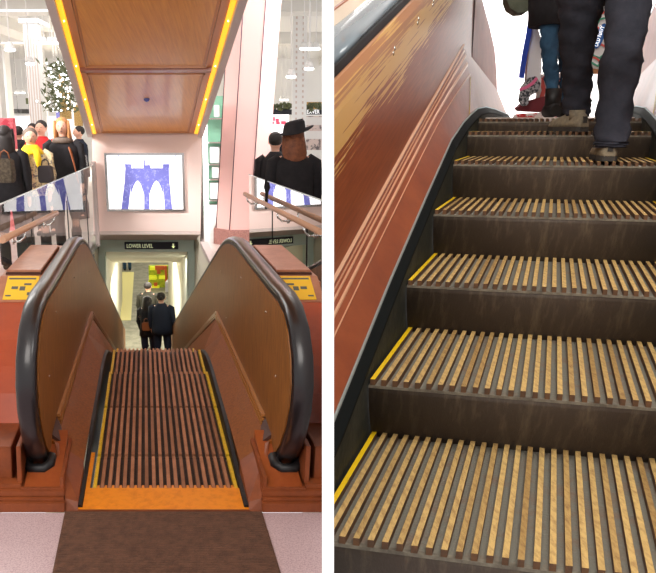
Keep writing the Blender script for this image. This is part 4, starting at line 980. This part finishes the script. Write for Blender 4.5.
def shoe(heel, L_, yaw, zt_, pitch=0):
    # heel: rear bottom point; shoe points up the escalator
    d = Vector((math.sin(yaw), math.cos(yaw), 0)); s = Vector((math.cos(yaw), -math.sin(yaw), 0)); U = Vector((0, 0, 1))
    so = MB(); up = MB()
    prof = [(0, .022), (.012, .032), (.05, .041), (.12, .038), (.19, .046), (.24, .038), (.268, .018)]
    so.loft([[heel+d*x+s*w*a_+U*z for a_, z in ((-1, 0), (1, 0), (1, .022), (-1, .022))] for x, w in prof], smooth=False)
    ht = [.045, .068, .078, .072, .052, .042, .022]
    up.loft([[heel+d*x+s*w*1.0*math.cos(q)+U*(.018+max(0, math.sin(q))*h_) for q in [PI*j/10 for j in range(11)]] for (x, w), h_ in zip(prof, ht)])
    up.tube([heel+d*.065+U*.05, heel+d*.065+U*.10], [.036, .036], 12)
    la = MB()
    for j in range(4): la.tube([heel+d*(.11+j*.025)+s*(-.02)+U*(.092-j*.011), heel+d*(.11+j*.025)+s*.02+U*(.092-j*.011)], .003, 6)
    tab = MB(); tab.hexa([heel-d*.003+s*a_+U*z+d*b_ for z in (.04, .07) for a_, b_ in ((-.010, 0), (.010, 0), (.010, .01), (-.010, .01))])
    q = up.build('shoe', 'shoe', r); so.build('sole', 'sole', q) if False else None
    o1 = so.build('shoe_sole', 'sole', r); la.build('shoe_lace', 'sole', r); tab.build('heel_tab', 'sole', r)
h1 = atv(609, 161, 1.93); h1.z = RO.z+HS[4]+.001
shoe(h1, .3, .25, 0)
h2 = atv(584, 131, 2.38); h2.z = RO.z+HS[5]+.001
shoe(h2, .3, -.20, 0)

# second person ahead, walking on the landing
r = empty('person', atv(549, 112, 3.4), 'person in blue jeans, black boots and dark jacket walking ahead on the upper landing', 'person')
J1 = leg([(546, 558, 112, 3.42), (547, 559, 100, 3.42), (545, 559, 80, 3.42), (542, 558, 62, 3.4), (541, 558, 45, 3.38), (539, 560, 20, 3.4), (536, 566, -5, 3.42), (534, 570, -40, 3.44)], 11)
J2 = leg([(560, 572, 108, 3.75), (560, 572, 80, 3.72), (558, 574, 50, 3.62), (556, 578, 20, 3.55), (552, 584, -10, 3.5), (548, 590, -40, 3.46)], 12)
mb = MB(); mb.loft(J1); mb.loft(J2); c = (sum(J1[-1], Vector())+sum(J2[-1], Vector()))/48; mb.loft([ellr(c, .17, .13, -.1), ellr(c, .18, .14, .1)]); mb.build('jeans', 'jeans', r)
mb = MB(); mb.loft(wrinkle([ellr(c+Vector((-.02, 0, 0)), [.125, .135, .15, .165, .18, .19, .19, .19, .19, .18, .12][i], [.15, .15, .15, .155, .16, .16, .16, .16, .16, .14, .08][i], -.37+i*.1) for i in range(11)], 4, .004)); mb.build('jacket', 'black', r)
V = [c, c+Vector((0, 0, .25)), c+Vector((0, .03, .5)), c+Vector((0, .05, .62)), c+Vector((0, .06, .74)), c+Vector((-.2, 0, .5)), c+Vector((.2, 0, .5)), c+Vector((-.3, -.05, .2)), c+Vector((.3, -.05, .2)), c+Vector((-.26, .02, -.05)), c+Vector((.28, .02, -.05))]
E2 = []
for Lr in (J1, J2):
    prev = 0
    for i in (28, 22, 16, 10, 2): V.append(sum(Lr[i], Vector())/24); E2.append((prev, len(V)-1)); prev = len(V)-1
skin_mesh([tuple(v) for v in V], [(0, 1), (1, 2), (2, 3), (3, 4), (2, 5), (2, 6), (5, 7), (6, 8), (7, 9), (8, 10)] + E2, [.1, .1, .11, .05, .09, .05, .05, .04, .04, .035, .035] + [.045, .04, .03, .025, .025]*2, 'body', 'skin', r, 1)
mb = MB(); mb.tube([c+Vector((-.17, 0, .52)), c+Vector((-.28, -.05, .2)), c+Vector((-.27, .0, -.02))], [.07, .06, .055], 12); mb.tube([c+Vector((.17, 0, .52)), c+Vector((.28, -.05, .2)), c+Vector((.27, .0, -.02))], [.07, .06, .055], 12); mb.build('sleeves', 'black', r)
mb = MB(); mb.ell(tuple(c+Vector((0, .05, .78))), (.09, .1, .11)); mb.build('hair', 'haird', r)
for J in (J1, J2):
    p = sum(J[0], Vector())/24; zf_ = RO.z + .864
    mb = MB(); mb.tube([(p.x, p.y-.06, zf_+.04), (p.x, p.y, zf_+.05), (p.x+.02, p.y+.1, zf_+.04), (p.x+.03, p.y+.17, zf_+.03)], [.035, .05, .045, .03], 10); mb.tube([(p.x, p.y, zf_+.05), (p.x, p.y, zf_+.17)], [.045, .05], 10); mb.build('boot', 'blackshoe', r)

# bags carried ahead
def flat_bag(name, lab, cat, v, poly, m, thick=.06, grp=None):
    pts = [atv(x, y, v) for x, y in poly]; pb = [p+Vector((.02, thick, 0)) for p in pts]
    r = empty(name, sum(pts, Vector())/len(pts), lab, cat, grp)
    mb = MB(); mb.loft([pts, pb], smooth=False); mb.build('bag_body', m, r, bevel=.004); return r
def on_bag(r, nm, v, poly, m):
    pts = [atv(x, y, v-.008) for x, y in poly]; mb = MB(); mb.loft([pts, [p+Vector((0, .004, 0)) for p in pts]], smooth=False); return mb.build(nm, m, r)
def ribbon(pts, w): # pixel centre line to a band
    out = []; P_ = [Vector((x, y)) for x, y in pts]
    for i, p in enumerate(P_):
        d = (P_[min(i+1, len(P_)-1)]-P_[max(i-1, 0)]).normalized(); n = Vector((-d.y, d.x))*w/2; out.append((p+n, p-n))
    return [tuple(a_) for a_, _ in out]+[tuple(b_) for _, b_ in out][::-1]
v = 3.0
r = flat_bag('shopping_bag', 'white shopping bag with green and red swirls and a blue oval shop emblem', 'bag', v, [(589, 68), (606, 70), (609, 0), (608, -25), (598, -25), (595, 20), (592, 45)], 'whiteB', .10)
for pts, m_ in (([(590, 50), (594, 56), (600, 58), (606, 53)], 'greenp'), ([(589.5, 61), (594, 64), (598, 66), (601, 62)], 'greenp'), ([(590, 56), (596, 58), (601, 62), (600, 67)], 'redp'), ([(592, 42), (596, 46), (601, 44), (606, 47)], 'redp'), ([(597, 24), (600, 19), (605, 18)], 'greenp'), ([(597, 27), (601, 30), (605, 28)], 'redp'), ([(598, 10), (603, 13), (607, 10)], 'redp'), ([(594, 36), (596, 32), (598, 36)], 'greenp')):
    on_bag(r, 'swirl', v, ribbon(pts, 2.0), m_)
cx_, cy_ = 600.3, 36; ang = math.radians(-70); el = []
for j in range(20):
    q = 2*PI*j/20; x, y = 13.5*math.cos(q), 4.0*math.sin(q); el.append((cx_+x*math.cos(ang)-y*math.sin(ang), cy_+x*math.sin(ang)+y*math.cos(ang)))
on_bag(r, 'emblem', v-.006, el, 'bluep')
p0, p1 = atv(597.6, 47, v-.024), atv(604.6, 26.5, v-.024); p2 = atv(594.5, 46, v-.024)
text_mesh('OLD NAVY', .030, p0, p1-p0, p2-p0, 'emblem_lettering', 'wletters', r, thick=.001, maxw=(p1-p0).length)
on_bag(r, 'paper_base', v, [(588.5, 68), (606, 70), (606, 74), (589, 74)], 'brown')
r = flat_bag('shopping_bag', 'plain white shopping bag with a blue strap left of the blue jeans', 'bag', 3.7, [(526, 88), (541, 92), (542, 40), (536, 22), (530, 30)], 'whiteB', .10)
pts = [atv(x, y, 3.66) for x, y in ribbon([(521.5, 78), (525, 55), (529, 34), (532, 12), (533, -6)], 5)]
mb = MB(); mb.loft([pts, [p+Vector((0, .01, 0)) for p in pts]], smooth=False); mb.build('blue_strap', 'blueB', r)
r = flat_bag('scarf_bundle', 'bundle of grey checked cloth with a pink band hanging from the left bag', 'scarf', 3.55, [(519, 100), (523, 106), (528, 105), (530, 96), (538, 92), (541, 84), (536, 76), (528, 78), (522, 86)], 'check', .08)
on_bag(r, 'pink_band', 3.55, ribbon([(519.5, 90), (527, 87), (533, 83), (537, 78)], 3), 'pinkc')
r = flat_bag('handbag', 'wine red handbag resting low beside the black boots', 'bag', 3.62, [(517, 108), (523, 103), (534, 99), (546, 96), (550, 108), (540, 112), (520, 111)], 'winered', .12)
r = flat_bag('shopping_bag', 'red and white striped shopping bag behind the blue jeans', 'bag', 3.9, [(538, 112), (577, 113), (574, 72), (541, 74)], 'whiteB', .12)
for j, (pts, m_) in enumerate((([(541, 78), (544, 90), (541, 100)], 'redp'), ([(545, 76), (549, 88), (556, 96)], 'redp'), ([(560, 78), (566, 88), (572, 96)], 'redp'), ([(562, 92), (568, 100), (575, 104)], 'redp'), ([(566, 76), (572, 84), (575, 88)], 'greenp'))): on_bag(r, 'stripe', 3.9, ribbon(pts, 4), m_)
r = flat_bag('hood', 'grey green padded hood or sleeve at the top edge above the left bag', 'garment', 3.5, [(507, 0), (510, 8), (518, 13), (527, 12), (534, 4), (534, -15), (507, -15)], 'olive', .15)
r = flat_bag('red_shopping_goods', 'row of small red and white goods low on the landing behind the boots', 'goods', 4.4, [(514, 118), (580, 118), (579, 111), (572, 108), (560, 110), (552, 112), (530, 113), (516, 114)], mat('red_goods', srgb(206, 50, 50), .7, noise=(14, srgb(240, 230, 226), .5, .54)), .1)
